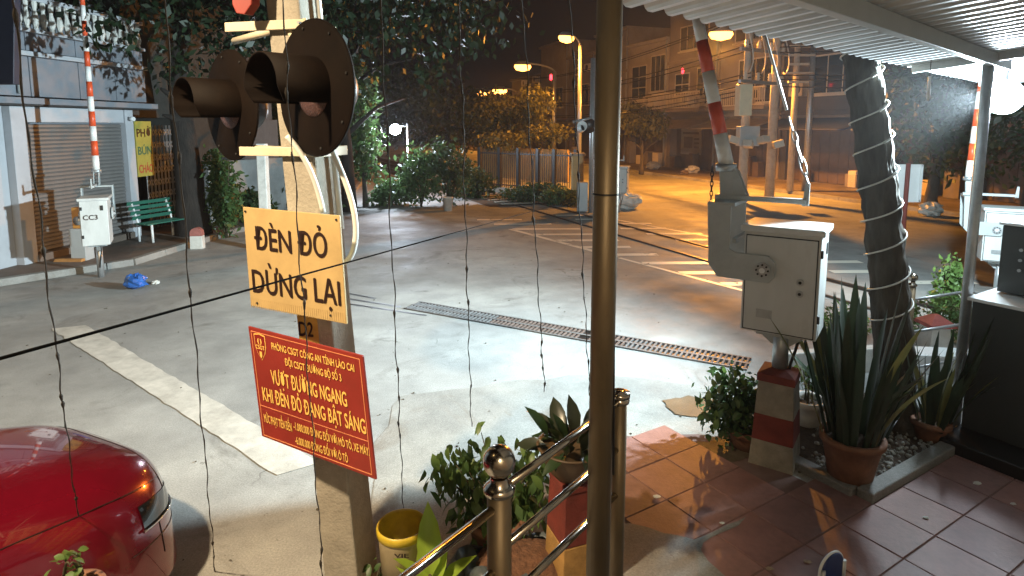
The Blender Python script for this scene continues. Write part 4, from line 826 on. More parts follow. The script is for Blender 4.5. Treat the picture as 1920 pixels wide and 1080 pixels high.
# weed by the car
c = P(128, 1070, 2.55); t = leafy('young_plant', 'small green plant with rounded leaves in front of the red car', 'plant', Vector((c.x, c.y, 0)), [(c + Vector((0, 0, .02)), (.07, .06, .09))], 16, [leaf_mesh('leaf_round', .06, .04, L_pale)], 5, .4, 3, .75); mb = MB(); pot(t, Vector((c.x, c.y, .45)), .09, .12, .24, M_terra)
mb = MB(); mb.box((c.x, c.y, .225), (.3, .3, .45)); o = mb.build('pot_stand', M_ped, None, .01); tag(o, 'concrete block that lifts the small plant by the red car', 'stand')
# ================================================================== red car waiting at the stop line
M_car = mat('car_red', (.17, .004, .016), .2, .35, var=.2, scale=3, coat=1.0, dirt=.10)
M_glassd = mat('dark_glass', (.012, .014, .016), .05, spec=.8)
M_chrome = mat('chrome', (.75, .75, .75), .08, 1.)
CH = Vector((.42, .907, 0)).normalized(); CL = Vector((-CH.y, CH.x, 0)); NOSE = Vector((-2.68, 3.95, 0))
def fw_(s): return .865 * (1 - (1 - min(s, 1.0)) ** 3.4) ** (1 / 3.0) if s > 0 else 0.
def zt_car(s):
    k = [(0, .56), (.03, .64), (.10, .72), (.25, .79), (.6, .88), (1.0, .95), (1.25, .98), (3.4, 1.0), (3.75, .85)]
    for (a, x), (b, y) in zip(k, k[1:]):
        if s <= b: t = (s - a) / (b - a); return x + (y - x) * t
    return .85
def csurf(s, ph, off=0.):
    w_ = fw_(s) + off; zt = zt_car(s) + off; zb = .15 + .04 * max(0, 1 - s / .12); c_, s_ = math.cos(ph), math.sin(ph)
    y = w_ * math.copysign(abs(c_) ** .42, c_); z = zb + (zt - zb) * abs(s_) ** .5
    y *= 1 + .11 * (1 - abs(s_) ** .5)
    cr = .035 * (1 - (y / .9) ** 2) * min(1, s * 2)
    return NOSE - CH * s - CL * y * -1 * -1 + UP * (z + cr)
def cpatch(s0, s1, p0, p1, off, n=14, m=14, th=None):
    mb = MB(); vs = []
    for i in range(n + 1):
        for j in range(m + 1): vs.append(csurf(s0 + (s1 - s0) * (i / n), p0 + (p1 - p0) * j / m, off))
    mb._add(vs, [(i * (m + 1) + j, i * (m + 1) + j + 1, (i + 1) * (m + 1) + j + 1, (i + 1) * (m + 1) + j) for i in range(n) for j in range(m)], True); return mb
car = thing('red_car', 'glossy dark red hatchback car waiting behind the white stop line', 'car', tuple(NOSE - CH * 1.8))
ss = [0.0005, .004, .01, .02, .035, .055, .08, .11, .15, .2, .26, .33, .42, .55, .7, .85, 1.0, 1.15, 1.3, 1.6, 2, 2.5, 3, 3.4, 3.6, 3.75]; nph = 64
mb = MB(); vs = [csurf(s, math.pi * j / nph) for s in ss for j in range(nph + 1)]
mb._add(vs, [(i * (nph + 1) + j, i * (nph + 1) + j + 1, (i + 1) * (nph + 1) + j + 1, (i + 1) * (nph + 1) + j) for i in range(len(ss) - 1) for j in range(nph)], True)
mb.build('body', M_car, car)
# cabin
mb = MB(); cs = [(1.15, .98, .74), (1.45, 1.2, .70), (1.8, 1.42, .62), (2.2, 1.5, .60), (3.0, 1.48, .60), (3.4, 1.35, .62), (3.7, 1.0, .70)]; n = 24; vs = []
for s, z, w_ in cs:
    for j in range(n + 1): ph = math.pi * j / n; c_, s_ = math.cos(ph), math.sin(ph); vs.append(NOSE - CH * s + CL * (w_ * math.copysign(abs(c_) ** .5, c_)) + UP * (.9 + (z - .9) * abs(s_) ** .6))
mb._add(vs, [(i * (n + 1) + j, i * (n + 1) + j + 1, (i + 1) * (n + 1) + j + 1, (i + 1) * (n + 1) + j) for i in range(len(cs) - 1) for j in range(n)], True)
mb.build('cabin_glass', M_glassd, car)
mb = MB(); mb.box(NOSE - CH * 2.55 + UP * 1.5, (1.5, 1.02, .03), Matrix.Rotation(math.atan2(CH.y, CH.x), 3, 'Z')); mb.build('roof', M_car, car, .012)
for sgn, (p0, p1) in ((1, (R(16), R(30))), (-1, (R(150), R(164)))):
    hl = cpatch(.05, .42, p0, p1, .006).build('headlight', M_glassd, car)
    mb = MB(); mb.tube([csurf(.045 + .39 * i / 20, (p0 if sgn > 0 else p1) + (R(2) if sgn > 0 else R(-2)) * 0, .012) for i in range(21)], .009, 8); mb.build('chrome_strip', M_chrome, hl)
cpatch(.012, .05, R(62), R(118), .004).build('grille', M_black, car)
mb = MB(); mb.tube([csurf(.16 + .0 * i, R(30 + 120 * i / 30), .0008) for i in range(31)], .0025, 5); mb.build('bonnet_seam', M_black, car)
for ph in (R(41), R(139)): mb = MB(); mb.tube([csurf(.16 + .95 * i / 30, ph, .0005) for i in range(31)], .003, 5); mb.build('bonnet_seam', M_black, car)
mb = MB(); mb.tube([csurf(.30 + .0 * i, R(3 + 24 * i / 12), .0005) for i in range(13)], .003, 5); mb.build('bumper_seam', M_black, car)
mb = MB(); mb.tube([csurf(.02 + .5 * i / 20, R(9), .001) for i in range(21)], .003, 5); mb.build('bumper_seam', M_black, car)
for s in (.78, 3.0):
    for sd in (-1, 1):
        c = NOSE - CH * s + CL * sd * .79 + UP * .30; A = Matrix((CH, UP, CL * sd)).transposed()
        wh = MB().lathe([(.2, -.1), (.29, -.1), (.30, -.08), (.30, .07), (.285, .09), (.2, .09)], c, 32, A).build('wheel', M_rubber, car)
        MB().lathe([(.2, .085), (.17, .07), (.06, .075), (0, .08)], c, 24, A).build('rim', M_galv, wh)
# ================================================================== shop with the roller shutter
FA = Vector((-9.45, 11.7, 0)); FD = Vector((.10, .995, 0)).normalized(); FN = Vector((FD.y, -FD.x, 0)); RF = Matrix.Rotation(math.atan2(FD.y, FD.x), 3, 'Z')
def fp(t, z, off=0.): return FA + FD * t + FN * off + UP * z
def fbox(mb, t0, t1, z0, z1, o0, o1, mi=0): return mb.box(fp((t0 + t1) / 2, (z0 + z1) / 2, (o0 + o1) / 2), (t1 - t0, abs(o1 - o0), z1 - z0), RF, mi)
M_wallw = mat('painted_wall', (.40, .42, .45), .8, var=.15, scale=1.5, dirt=.3, bump=.1); M_wallg = mat('panel_wall', (.18, .20, .23), .75, var=.2, scale=1.2, dirt=.35); M_dark = mat('canopy_shadow_dark', (.03, .03, .03), .9)
M_shut = mat('shutter_slat', (.16, .155, .15), .5, .1, var=.15, scale=2, dirt=.2)
shp = thing('shuttered_shop', 'two storey shop with a closed roller shutter and white pillars', 'building', tuple(fp(2, 0)))
mb = MB(); fbox(mb, -6, 3.25, .1, 3.2, -6, -.35); fbox(mb, -6, 3.6, 3.3, 7.2, -6, -1.0); mb.build('core', M_wallg, shp)
for t0, t1 in ((-2.2, -1.85), (-.15, .16), (2.82, 3.08)): mb = MB(); fbox(mb, t0, t1, .1, 3.16, -.34, .06); mb.build('pillar', M_wallw, shp, .01)
mb = MB(); fbox(mb, -1.84, -.16, .1, 3.16, -.3, -.1); mb.build('side_wall', M_wallw, shp)
mb = MB(); fbox(mb, .17, 2.81, 2.86, 3.16, -.3, .03); mb.build('shutter_box', M_wallw, shp, .01)
mb = MB(); fbox(mb, .16, 2.82, .1, .26, -.34, .1); mb.build('sill', M_walk, shp, .01)
mb = MB(); mb.prism([(-1.325, .0, -.04), (-1.325, -.02, -.02), (-1.325, -.02, .02), (-1.325, 0, .04), (-1.325, .012, 0)], (2.65, 0, 0)); sl = bpy.data.meshes.new('slat'); sl.from_pydata(mb.v, [], mb.f); sl.materials.append(M_shut)
off = Vector(ROOT[shp.name])
for i in range(31): M = RF.to_4x4(); M.translation = fp(1.49, .31 + i * .0825, -.08) - off; inst('slat', sl, shp, M)
mb = MB(); fbox(mb, -6, 3.6, 3.2, 3.32, -.8, .35); mb.build('canopy_slab', M_wallg, shp, .01)
mb = MB(); fbox(mb, -6, 3.6, 3.17, 3.198, -.3, .3); mb.build('painted_canopy_shadow', M_dark, shp)  # dark strip stands in for the shadow under the canopy slab
edges = [-6, -3.0, -1.2, -.35, .35, 1.55, 2.6, 3.6]
for a, b in zip(edges, edges[1:]):
    mb = MB(); fbox(mb, a + .012, b - .012, 3.36, 4.12, -.02, .06); mb.build('fascia_panel', M_wallg, shp, .008)
    mb = MB(); fbox(mb, a + .012, b - .012, 4.24, 4.58, -.02, .03); mb.build('upper_panel', M_wallg, shp, .008)
mb = MB(); fbox(mb, -6, 3.6, 4.13, 4.22, -.02, .14); mb.build('ledge', M_wallw, shp, .01); mb = MB(); fbox(mb, -6, 3.6, 4.59, 4.66, -.03, .12); mb.build('ledge', M_wallw, shp, .01); mb = MB(); fbox(mb, -6, 3.6, 5.2, 5.3, -.02, .1); mb.build('handrail', M_wallw, shp, .01)
mb = MB(); c = (0, 0, 0); mb.lathe([(.05, 0), (.04, .05), (.075, .17), (.035, .36), (.055, .5), (.05, .54)], c, 8); bm_ = bpy.data.meshes.new('baluster'); bm_.from_pydata(mb.v, [], mb.f); bm_.materials.append(M_potw)
for i in range(36): M = Matrix.Translation(fp(-3.2 + i * .19, 4.66, .05) - off); inst('baluster', bm_, shp, M)
for t0 in (-2.2, .3, 1.9):
    w_ = MB(); fbox(w_, t0, t0 + 1.0, 5.0, 6.7, -.99, -.95); wn = w_.build('window', M_glassd, shp); w_ = MB()
    fbox(w_, t0 - .06, t0, 4.95, 6.75, -.99, -.93); fbox(w_, t0 + 1, t0 + 1.06, 4.95, 6.75, -.99, -.93); fbox(w_, t0, t0 + 1, 6.7, 6.76, -.99, -.93); w_.build('frame', M_wallw, wn)
mb = MB(); mb.tube([fp(.05, 3.4, .12), fp(.05, 5.6, .12)], .045, 8); mb.build('drain_pipe', M_grey, shp); mb = MB(); mb.tube([fp(2.9, 2.95, .12), fp(2.9, 2.95, .22)], .05, 10); mb.build('wall_lamp', M_white, shp)
# food sign and folding gate next door
nb = thing('gated_house', 'dark house front with a folding steel gate behind the bench', 'building', tuple(fp(5, 0)))
mb = MB(); fbox(mb, 3.62, 11, 3.0, 6.5, -5, -.5); fbox(mb, 5.4, 11, .1, 3.0, -5, -.3); fbox(mb, 3.62, 5.4, .1, 3.0, -5, -1.6); mb.build('wall', mat('dim_wall', (.05, .048, .042), .9, var=.3), nb)
mb = MB()
for i in range(24):
    t0 = 3.75 + i * .07; mb.tube([fp(t0, .15, -.2 - .02 * (i % 2)), fp(t0, 2.8, -.2 - .02 * (i % 2))], .009, 5)
    if i < 23:
        for z in np.arange(.3, 2.6, .32): mb.tube([fp(t0, z, -.19), fp(t0 + .07, z + .16, -.19)], .006, 4, False); mb.tube([fp(t0 + .07, z, -.19), fp(t0, z + .16, -.19)], .006, 4, False)
gg = mb.build('folding_gate', M_galv, nb); gg['kind'] = 'stuff'
fs_ = thing('food_sign', 'narrow yellow food sign with dark letters beside the folding gate', 'sign', tuple(fp(3.5, 1.75, .05)))
mb = MB(); fbox(mb, 3.14, 3.72, 1.55, 2.9, .0, .04); mb.build('board', mat('food_yellow', (.32, .30, .06), .6, var=.2, scale=4, dirt=.2), fs_, .004)
for s, y, m_ in (('PHỞ', .28, M_ink), ('BÚN', .60, mat('letter_green', (.03, .12, .07), .6)), ('CHÁO', .93, mat('letter_red', (.35, .05, .03), .6))): text_obj(s, fs_, m_, fp(3.14, 2.9, .04), FD * .58, Vector((0, 0, -1.35)), .08, .92, y, .15, .004, .03)
# dark hanging signboard at the frame edge
mb = MB(); a = P(-40, -60, 8.5); mb.prism([P(-60, -80, 8.5), P(-60, 158, 8.5), P(25, 158, 8.5), P(27, -80, 8.5)], (0.0, .12, 0)); o = mb.build('hanging_signboard', mat('navy_board', (.008, .010, .022), .6), None, .01); tag(o, 'dark navy signboard hanging in front of the white shop wall', 'sign')
# bench
bp = G(300, 447, .12); bn = thing('green_bench', 'green slatted metal bench in front of the folding gate', 'bench', tuple(bp)); M_bench = mat('bench_green', (.025, .13, .09), .5, var=.25, scale=4, dirt=.2)
bd_ = Vector((.35, .94, 0)).normalized(); bnn = Vector((bd_.y, -bd_.x, 0)); RB = Matrix.Rotation(math.atan2(bd_.y, bd_.x), 3, 'Z')
def bpt(a, b, z): return bp + bd_ * a + bnn * b + UP * z
for i in range(4): mb = MB(); mb.box(bpt(0, -.02 + i * .11, .43), (1.15, .085, .03), RB); mb.build('seat_slat', M_bench, bn, .006)
for i in range(4): mb = MB(); mb.box(bpt(0, -.13 - i * .045, .55 + i * .11), (1.15, .03, .085), RB @ Matrix.Rotation(.35, 3, 'X')); mb.build('back_slat', M_bench, bn, .006)
for a in (-.45, .45):
    mb = MB(); mb.tube([bpt(a, .33, 0), bpt(a, .32, .41)], .028, 8); mb.build('leg', M_white, bn); mb = MB(); mb.tube([bpt(a, -.1, 0), bpt(a, -.1, .41), bpt(a, -.29, .92)], .028, 8); mb.build('leg', M_white, bn)
    mb = MB(); mb.tube([bpt(a, -.1, .41), bpt(a, .34, .41)], .02, 8); mb.build('seat_bearer', M_white, bn)
# kilometre stone, call box, bag, cup
c = G(371, 466); ks = thing('milestone', 'small white milestone with a rounded red top on the pavement', 'milestone', tuple(c)); a_ = Vector((1, .15, 0)).normalized(); b_ = Vector((-.15, 1, 0))
mb = MB(); mb.prism([c + a_ * x + UP * z - b_ * .09 for x, z in ((-.14, 0), (.14, 0), (.13, .30), (-.13, .30))], b_ * .18); mb.build('stone', M_potw, ks, .01)
mb = MB(); mb.prism([c + a_ * x + UP * z - b_ * .09 for x, z in [(.13, .302)] + [(.13 * math.cos(q), .36 + .13 * math.sin(q)) for q in [math.pi * i / 10 for i in range(11)]] + [(-.13, .302)]], b_ * .18); mb.build('rounded_top', mat('stone_red', (.34, .12, .10), .8, var=.4, scale=9), ks, .006)
c = G(157, 497); cbx = thing('call_box_post', 'grey post with an orange box on top beside the coded barrier gate', 'post', tuple(c))
mb = MB(); mb.box(c + UP * .38, (.30, .26, .76)); mb.build('post', M_grey, cbx, .01); mb = MB(); mb.box(c + UP * 1.0 + Vector((0, 0, -.03)), (.2, .16, .42)); mb.build('orange_box', mat('orange_paint', (.55, .25, .05), .5, var=.3), cbx, .01)
mb = MB(); mb.lathe([(.09, 0), (.09, .03), (0, .05)], c + Vector((.03, -.085, .92)), 14, Matrix.Rotation(R(90), 3, 'X')); mb.build('bell', M_galv, cbx)
mb = MB(); c = G(128, 502); mb.hexa([c + Vector((x, y, 0)) for x, y in ((-.3, -.12), (.3, -.12), (.3, .12), (-.3, .12))], [c + Vector((x, y, .17)) for x, y in ((-.27, .02), (.27, .02), (.27, .12), (-.27, .12))]); o = mb.build('kerb_ramp', mat('ramp_orange', (.42, .20, .06), .7, var=.4), None, .008); tag(o, 'small orange kerb ramp beside the grey call box post', 'ramp')
def crumple(name, label, cat, c, r, m, seed, sq=(1, 1, .6)):
    rq = random.Random(seed); mb = MB(); n, k = 14, 9; vs = []
    for i in range(k + 1):
        th = math.pi * i / k
        for j in range(n): a = 2 * math.pi * j / n; q = r * rq.uniform(.72, 1.2); vs.append(Vector(c) + Vector((q * math.sin(th) * math.cos(a) * sq[0], q * math.sin(th) * math.sin(a) * sq[1], r * sq[2] * .9 + q * math.cos(th) * sq[2] * .9)))
    mb._add(vs, [(i * n + j, i * n + (j + 1) % n, (i + 1) * n + (j + 1) % n, (i + 1) * n + j) for i in range(k) for j in range(n)], False)
    o = mb.build(name, m, None, 0, tuple(c)); return tag(o, label, cat)
M_bag = mat('blue_bag', (.03, .12, .42), .25, var=.5, scale=12, coat=.3)
crumple('plastic_bag', 'crumpled blue plastic bag on the road by the coded barrier gate', 'bag', G(256, 541), .19, M_bag, 1, (1.05, .8, .75))
crumple('paper_cup', 'small white crushed cup beside the blue plastic bag', 'cup', G(292, 533), .065, M_potw, 2)
for k, (u, v, r, lb) in enumerate([(1231, 933, .04, 'white paper scrap on the red tiles near the brown steel pole'), (1354, 982, .025, 'tiny white scrap at the edge of the cement strip'), (1514, 1055, .035, 'dry pale leaf on the red tiles near the blue chair'), (1736, 972, .03, 'white scrap on the red tiles under the kerb'), (1832, 908, .045, 'crumpled white tissue on the red tiles by the cabinet plinth'), (1443, 1068, .035, 'pale dry leaf on the red tiles beside the cement strip'), (1900, 946, .03, 'white stick shaped scrap on the red tiles at the cabinet')]):
    crumple('litter_scrap', lb, 'litter', G(u, v, .016), r * .62, M_potw if 'leaf' not in lb else mat('dry_leaf', (.35, .27, .2), .8), k + 10, (1.2, .7, .4))
# ================================================================== lit lamps
WARM = (1.0, .76, .48); SOD = (1.0, .37, .045); COOL = (.74, .93, 1.0)
G_cool = glow_mat('lamp_cool', (.75, .88, 1.0), 320); G_sod = glow_mat('lamp_sodium', (1.0, .40, .07), 9); G_far = glow_mat('lamp_far_white', (.72, .82, 1.0), 60); G_warm = glow_mat('lamp_warm', (1.0, .7, .3), 30); G_led = glow_mat('led_red', (1, .03, .05), 6)
LP = P(1882, 182, 6.2)
fl = thing('flood_lamp', 'glaring white flood lamp hung under the awning by its post', 'lamp', tuple(LP)); dl = Vector((-.80, -.05, -.12)).normalized(); dl = Vector((-.72, -.66, -.12)).normalized()
sd_ = Vector((-dl.y, dl.x, 0)).normalized(); ML = Matrix((sd_, dl.cross(sd_).normalized(), dl)).transposed()
mb = MB(); mb.lathe([(.17, 0), (.16, .04), (.11, .085), (.0, .10)], LP, 24, ML); mb.build('lens', G_cool, fl)
mb = MB(); mb.lathe([(.17, -.001), (.18, -.01), (.17, -.05), (.06, -.08), (0, -.09)], LP, 24, ML); mb.build('housing', M_galv, fl)
mb = MB(); mb.tube([LP - dl * .06, LP - dl * .06 + UP * .28], .016, 8); mb.build('bracket', M_galv, fl)
lamp('flood_light', 'SPOT', LP + Vector((-.16, .06, -.03)), 12500, COOL, .09, aim((-.97, .20, .02)), spot_size=R(126), spot_blend=1.0)
lamp('flood_spill', 'POINT', LP + Vector((-.10, .22, -.03)), 180, COOL, .1)
lamp('flood_rear', 'SPOT', LP + Vector((.02, .26, -.03)), 2200, COOL, .1, aim((.3, 1, -.12)), spot_size=R(110), spot_blend=.7)
# guard house lamp behind the lens
HL = gw + E1 * -1.3 + E2 * .25 + UP * 3.1
hl_ = thing('wall_lamp', 'warm bulkhead lamp on the guard house wall', 'lamp', tuple(HL)); mb = MB(); mb.lathe([(.0, -.16), (.05, -.15), (.07, -.1), (.06, -.03), (.03, 0)], HL, 16); mb.build('bulb', G_warm, hl_); mb = MB(); mb.lathe([(.03, .001), (.04, .01), (.04, .06), (0, .07)], HL, 16); mb.tube([HL + UP * .05, HL - E2 * .25 + UP * .05], .012, 6); mb.build('holder', M_rubber, hl_)
lamp('house_light', 'POINT', HL + E2 * .1 - UP * .22, 38, (1, .82, .58), .1)
KL = Vector((-3.0, .6, 5.8)); kp = thing('forecourt_lamp', 'warm lamp on a slim post beside the guard house', 'lamp', (-3.6, -.5, 0))
mb = MB(); mb.tube([(-3.6, -.5, 0), (-3.6, -.5, 5.6)], .05, 10); mb.build('post', M_galv, kp); mb = MB(); mb.tube(bez([(-3.6, -.5, 5.6), (-3.55, -.4, 6.1), KL + UP * .1], 8), .025, 8); mb.build('arm', M_galv, kp)
mb = MB(); mb.lathe([(0, .12), (.12, .1), (.17, .02), (.16, 0)], KL, 16); mb.build('lamp_head', M_galv, kp); mb = MB(); mb.lathe([(.155, -.002), (.12, -.06), (0, -.09)], KL, 16); mb.build('lamp_bowl', G_warm, kp)
lamp('forecourt_light', 'SPOT', KL - UP * .16, 3000, WARM, .12, aim((-.8, 3.4, -5.2)), spot_size=R(92), spot_blend=.45)
# sodium street lamps
def street_lamp(label, L, base, power, s=1., tilt=(-.25, -.1, -1)):
    t = thing('street_lamp', label, 'street lamp', tuple(base), 'sodium street lamps'); base = Vector(base); d = Vector((L.x - base.x, L.y - base.y, 0)); top = Vector((base.x, base.y, L.z - .35))
    mb = MB(); mb.tube([base, base.lerp(top, .5), top], [.11 * s, .09 * s, .07 * s], 10); mb.build('post', M_galv, t)
    mb = MB(); mb.tube(bez([top, top + UP * .45 + d * .2, L + UP * .14], 8), .035 * s, 8); mb.build('arm', M_galv, t)
    dd = d.normalized() if d.length > .01 else Vector((1, 0, 0)); sdv = Vector((-dd.y, dd.x, 0)); MM = Matrix((dd, sdv, UP)).transposed() @ Matrix.Diagonal((1.7, .8, .8))
    mb = MB(); mb.lathe([(.0, .22 * s), (.12 * s, .2 * s), (.2 * s, .08 * s), (.21 * s, .0)], L, 16, MM); mb.build('lamp_head', M_galv, t)
    mb = MB(); mb.lathe([(.205 * s, -.001), (.22 * s, -.1 * s), (.17 * s, -.26 * s), (0, -.34 * s)], L, 16, MM); mb.build('lamp_bowl', G_sod, t)
    lamp('sodium_light', 'SPOT', L - UP * .42 * s, power, SOD, .12 * s, aim(tilt), spot_size=R(170), spot_blend=.35)
L1 = P(1352, 60, 25.5); street_lamp('sodium street lamp glowing beside the tip of the near striped boom', L1, RA + RD * 2.6 + RN * .5, 8200, 1.3, (-.3, -.3, -1))
L2 = P(1062, 68, 29); street_lamp('sodium street lamp glowing above the iron fence', L2, P(1085, 330, 29.5) * 1. - UP * (P(1085, 330, 29.5).z), 2400, 1.2, (.1, .5, -1))
L3 = P(980, 122, 42); b3 = RA + RD * 24; street_lamp('smaller sodium street lamp farther up the road', L3, Vector((L3.x + 2.2, L3.y + .6, 0)), 1600, 1.6)
L4 = P(937, 168, 66); street_lamp('faint sodium street lamp beyond the orange tree, the nearer of the far pair', L4, Vector((L4.x + 2, L4.y, 0)), 1800, 2.1)
L5 = P(905, 171, 72); street_lamp('faint sodium street lamp beyond the orange tree, the farther of the far pair', L5, Vector((L5.x + 2, L5.y, 0)), 1800, 2.1)
# white yard lamp among the bushes
LW = P(741, 243, 22.5); yl = thing('yard_lamp', 'bluish white yard lamp on a thin post among the bushes', 'lamp', tuple(Vector((P(765, 300, 22.5).x, 22.5, 0)))); pb_ = Vector((P(765, 300, 22.5).x, 22.5, 0))
mb = MB(); mb.tube([pb_, pb_ + UP * (P(765, 232, 22.5).z)], .035, 8); mb.build('post', M_galv, yl); mb = MB(); mb.tube([Vector((pb_.x, 22.5, LW.z + .12)), LW + UP * .12], .02, 6); mb.build('arm', M_galv, yl)
mb = MB(); mb.lathe([(0, .2), (.1, .18), (.2, .06), (.21, 0), (.18, -.12), (0, -.2)], LW, 18); mb.build('lamp_globe', G_far, yl); lamp('yard_light', 'POINT', LW - Vector((0, .45, .1)), 900, (.75, .86, 1.0), .15)
for k, (u, v, Y, s, lb) in enumerate([(1033, 145, 33, .11, 'small red light by the fence tree'), (1280, 133, 33, .10, 'small red light on the balcony house'), (677, 141, 30, .05, 'tiny red light among the dark leaves')]):
    c = P(u, v, Y); t = thing('red_indicator', lb, 'light', tuple(c)); mb = MB(); mb.lathe([(0, -s * 1.6), (s * .7, -s), (s * .7, s), (0, s * 1.6)], c, 10); mb.build('glow_tube', G_led, t); mb = MB(); mb.tube([c + Vector((0, .08, -.3)), c + Vector((0, .08, .3))], .03, 6); mb.build('backing', M_black, t)
# ================================================================== houses across the road
HF = RA + RN * 3.6
def hp(t, z, off=0.): return HF + RD * t - RN * off + UP * z          # off: out of the facade towards the road
RH = Matrix.Rotation(math.atan2(RD.y, RD.x), 3, 'Z')
def hbox(mb, t0, t1, z0, z1, o0, o1): return mb.box(hp((t0 + t1) / 2, (z0 + z1) / 2, (o0 + o1) / 2), (t1 - t0, abs(o1 - o0), z1 - z0), RH)
M_h = [mat('house_%d' % i, c, .85, var=.25, scale=.8, dirt=.35) for i, c in enumerate([(.30, .26, .21), (.42, .37, .31), (.25, .21, .18), (.33, .28, .22), (.08, .07, .065)])]
M_frame = mat('window_frame', (.62, .56, .46), .6, var=.15); M_door = mat('shutter_brown', (.12, .085, .06), .6, var=.3, scale=3); M_tarp = mat('awning_sheet', (.22, .19, .16), .7, var=.35, scale=2); M_navy = mat('navy_awning', (.012, .018, .075), .7, var=.3)
def window(h, t0, t1, z0, z1, nv=2, nh=2, off=0.0):
    mb = MB(); hbox(mb, t0, t1, z0, z1, off - .10, off + .012); wn = mb.build('window', M_frame, h)
    w_ = (t1 - t0 - .1) / nv; hh = (z1 - z0 - .1) / nh
    for i in range(nv):
        for j in range(nh): mb = MB(); hbox(mb, t0 + .05 + i * w_ + .03, t0 + .05 + (i + 1) * w_ - .03, z0 + .05 + j * hh + .03, z0 + .05 + (j + 1) * hh - .03, off, off + .018); mb.build('pane', M_glassd, wn)
    mb = MB(); hbox(mb, t0 - .08, t1 + .08, z0 - .08, z0, off, off + .12); mb.build('sill', M_frame, wn)
def balcony(h, t0, t1, z, dep, m, solid=False):
    mb = MB(); hbox(mb, t0, t1, z - .15, z, .0, dep); sl_ = mb.build('balcony_slab', m, h)
    mb = MB(); hbox(mb, t0, t1, z + .92, z + 1.0, dep - .08, dep); hbox(mb, t0, t1, z + .06, z + .11, dep - .07, dep - .02); mb.build('handrail', M_frame, sl_)
    mb = MB(); n = int((t1 - t0) / .16)
    for i in range(n + 1): c = hp(t0 + .03 + (t1 - t0 - .06) * i / n, z + .5, dep - .045); mb.box(c, (.035, .035, .84), RH)
    b = mb.build('balusters', M_frame, sl_); b['kind'] = 'stuff'
def house(label, t0, t1, hgt, m, floors=3, seed=0, awn=M_tarp):
    h = thing('row_house', label, 'house', tuple(hp((t0 + t1) / 2, .12)), 'row houses across the road'); rq = random.Random(seed)
    mb = MB(); hbox(mb, t0, t1, 3.3, hgt, -9, 0); hbox(mb, t0, t0 + .35, .12, 3.3, -9, 0); hbox(mb, t1 - .35, t1, .12, 3.3, -9, 0); hbox(mb, t0 + .35, t1 - .35, .12, 3.3, -9, -.6); mb.build('wall', m, h)
    mb = MB(); n = 9
    for i in range(n): hbox(mb, t0 + .36 + (t1 - t0 - .72) * i / n + .01, t0 + .36 + (t1 - t0 - .72) * (i + 1) / n - .01, .14, 2.75, -.58, -.5)
    dd = mb.build('folding_door', M_door, h)
    mb = MB(); hbox(mb, t0 + .36, t1 - .36, 2.8, 3.28, -.59, -.3); mb.build('sign_band', M_tarp, h)
    mb = MB(); z = 3.05; mb.hexa([hp(t0 + .1, z - .45, 2.0), hp(t1 - .1, z - .45, 2.0), hp(t1 - .1, z + .05, .01), hp(t0 + .1, z + .05, .01)], [hp(t0 + .1, z - .40, 2.0), hp(t1 - .1, z - .40, 2.0), hp(t1 - .1, z + .1, .01), hp(t0 + .1, z + .1, .01)]); aw = mb.build('awning', awn, h)
    mb = MB(); hbox(mb, t0 - .05, t1 + .05, hgt, hgt + .2, -9, .25); mb.build('cornice', m, h)
    for k in range(2):
        ta = rq.uniform(t0 + .4, t1 - 1.3); za = rq.choice((3.75, 6.7)) + rq.uniform(0, .5); mb = MB(); hbox(mb, ta, ta + .85, za, za + .6, .02, .36); ac = mb.build('air_conditioner', M_frame, h, .02)
        mb = MB(); mb.lathe([(.22, 0), (.22, .01), (.05, .02), (0, .02)], hp(ta + .33, za + .3, .362), 16, Matrix((RD, UP, -RN)).transposed()); mb.build('fan_grille', M_black, ac)
    mb = MB(); tp_ = t0 + .18; mb.tube([hp(tp_, .15, .06), hp(tp_, hgt, .06)], .05, 6); mb.build('drain_pipe', M_grey, h)
    for k in range(3):
        tb_ = rq.uniform(t0 + .5, t1 - .8); mb = MB(); hh_ = rq.uniform(.4, 1.1); hbox(mb, tb_, tb_ + rq.uniform(.3, .7), .12, .12 + hh_, -.3, .15); mb.build('stacked_crate', rq.choice((M_door, M_tarp, M_frame)), h, .02)
    for f in range(1, floors): mb = MB(); z = 3.3 * f; hbox(mb, t0 - .02, t1 + .02, z - .02, z + .18, .0, .14); mb.build('floor_band', m, h, .02)
    return h
h1 = house('tall narrow house behind the brown steel pole', 22.1, 27, 9.6, M_h[0], 3, 1); window(h1, 23, 25.6, 4.4, 6.3, 3, 2); window(h1, 23, 25.6, 7.6, 9.2, 3, 2)
h2 = house('orange lit house with white framed windows above a small tree', 17.2, 22, 8.2, M_h[1], 2, 2); window(h2, 17.5, 19.2, 5.0, 7.4, 3, 1); window(h2, 19.7, 21.6, 4.6, 6.9, 2, 3); balcony(h2, 17.25, 19.4, 3.5, 1.1, M_h[1])
h3 = house('orange lit house with a long railed balcony left of the near striped boom', 12.2, 17.1, 9.8, M_h[2], 3, 3); balcony(h3, 12.25, 17.05, 3.75, 1.3, M_h[2]); window(h3, 12.9, 14.2, 4.0, 6.2, 2, 1); window(h3, 14.9, 16.4, 4.6, 6.0, 2, 2); window(h3, 13.2, 16, 7.3, 8.8, 4, 1)
mb = MB(); hbox(mb, 12.3, 17.0, 10.02, 10.3, .1, .2); mb.build('parapet', M_h[3], h3)
h4 = house('tall house with dark balcony doors behind the nearest sodium lamp', 7.4, 12.1, 10.6, M_h[3], 3, 4); balcony(h4, 7.5, 12.0, 3.75, 1.0, M_h[3]); window(h4, 8.0, 10.6, 3.95, 6.3, 4, 1); window(h4, 8.2, 11, 7.2, 9.2, 3, 2)
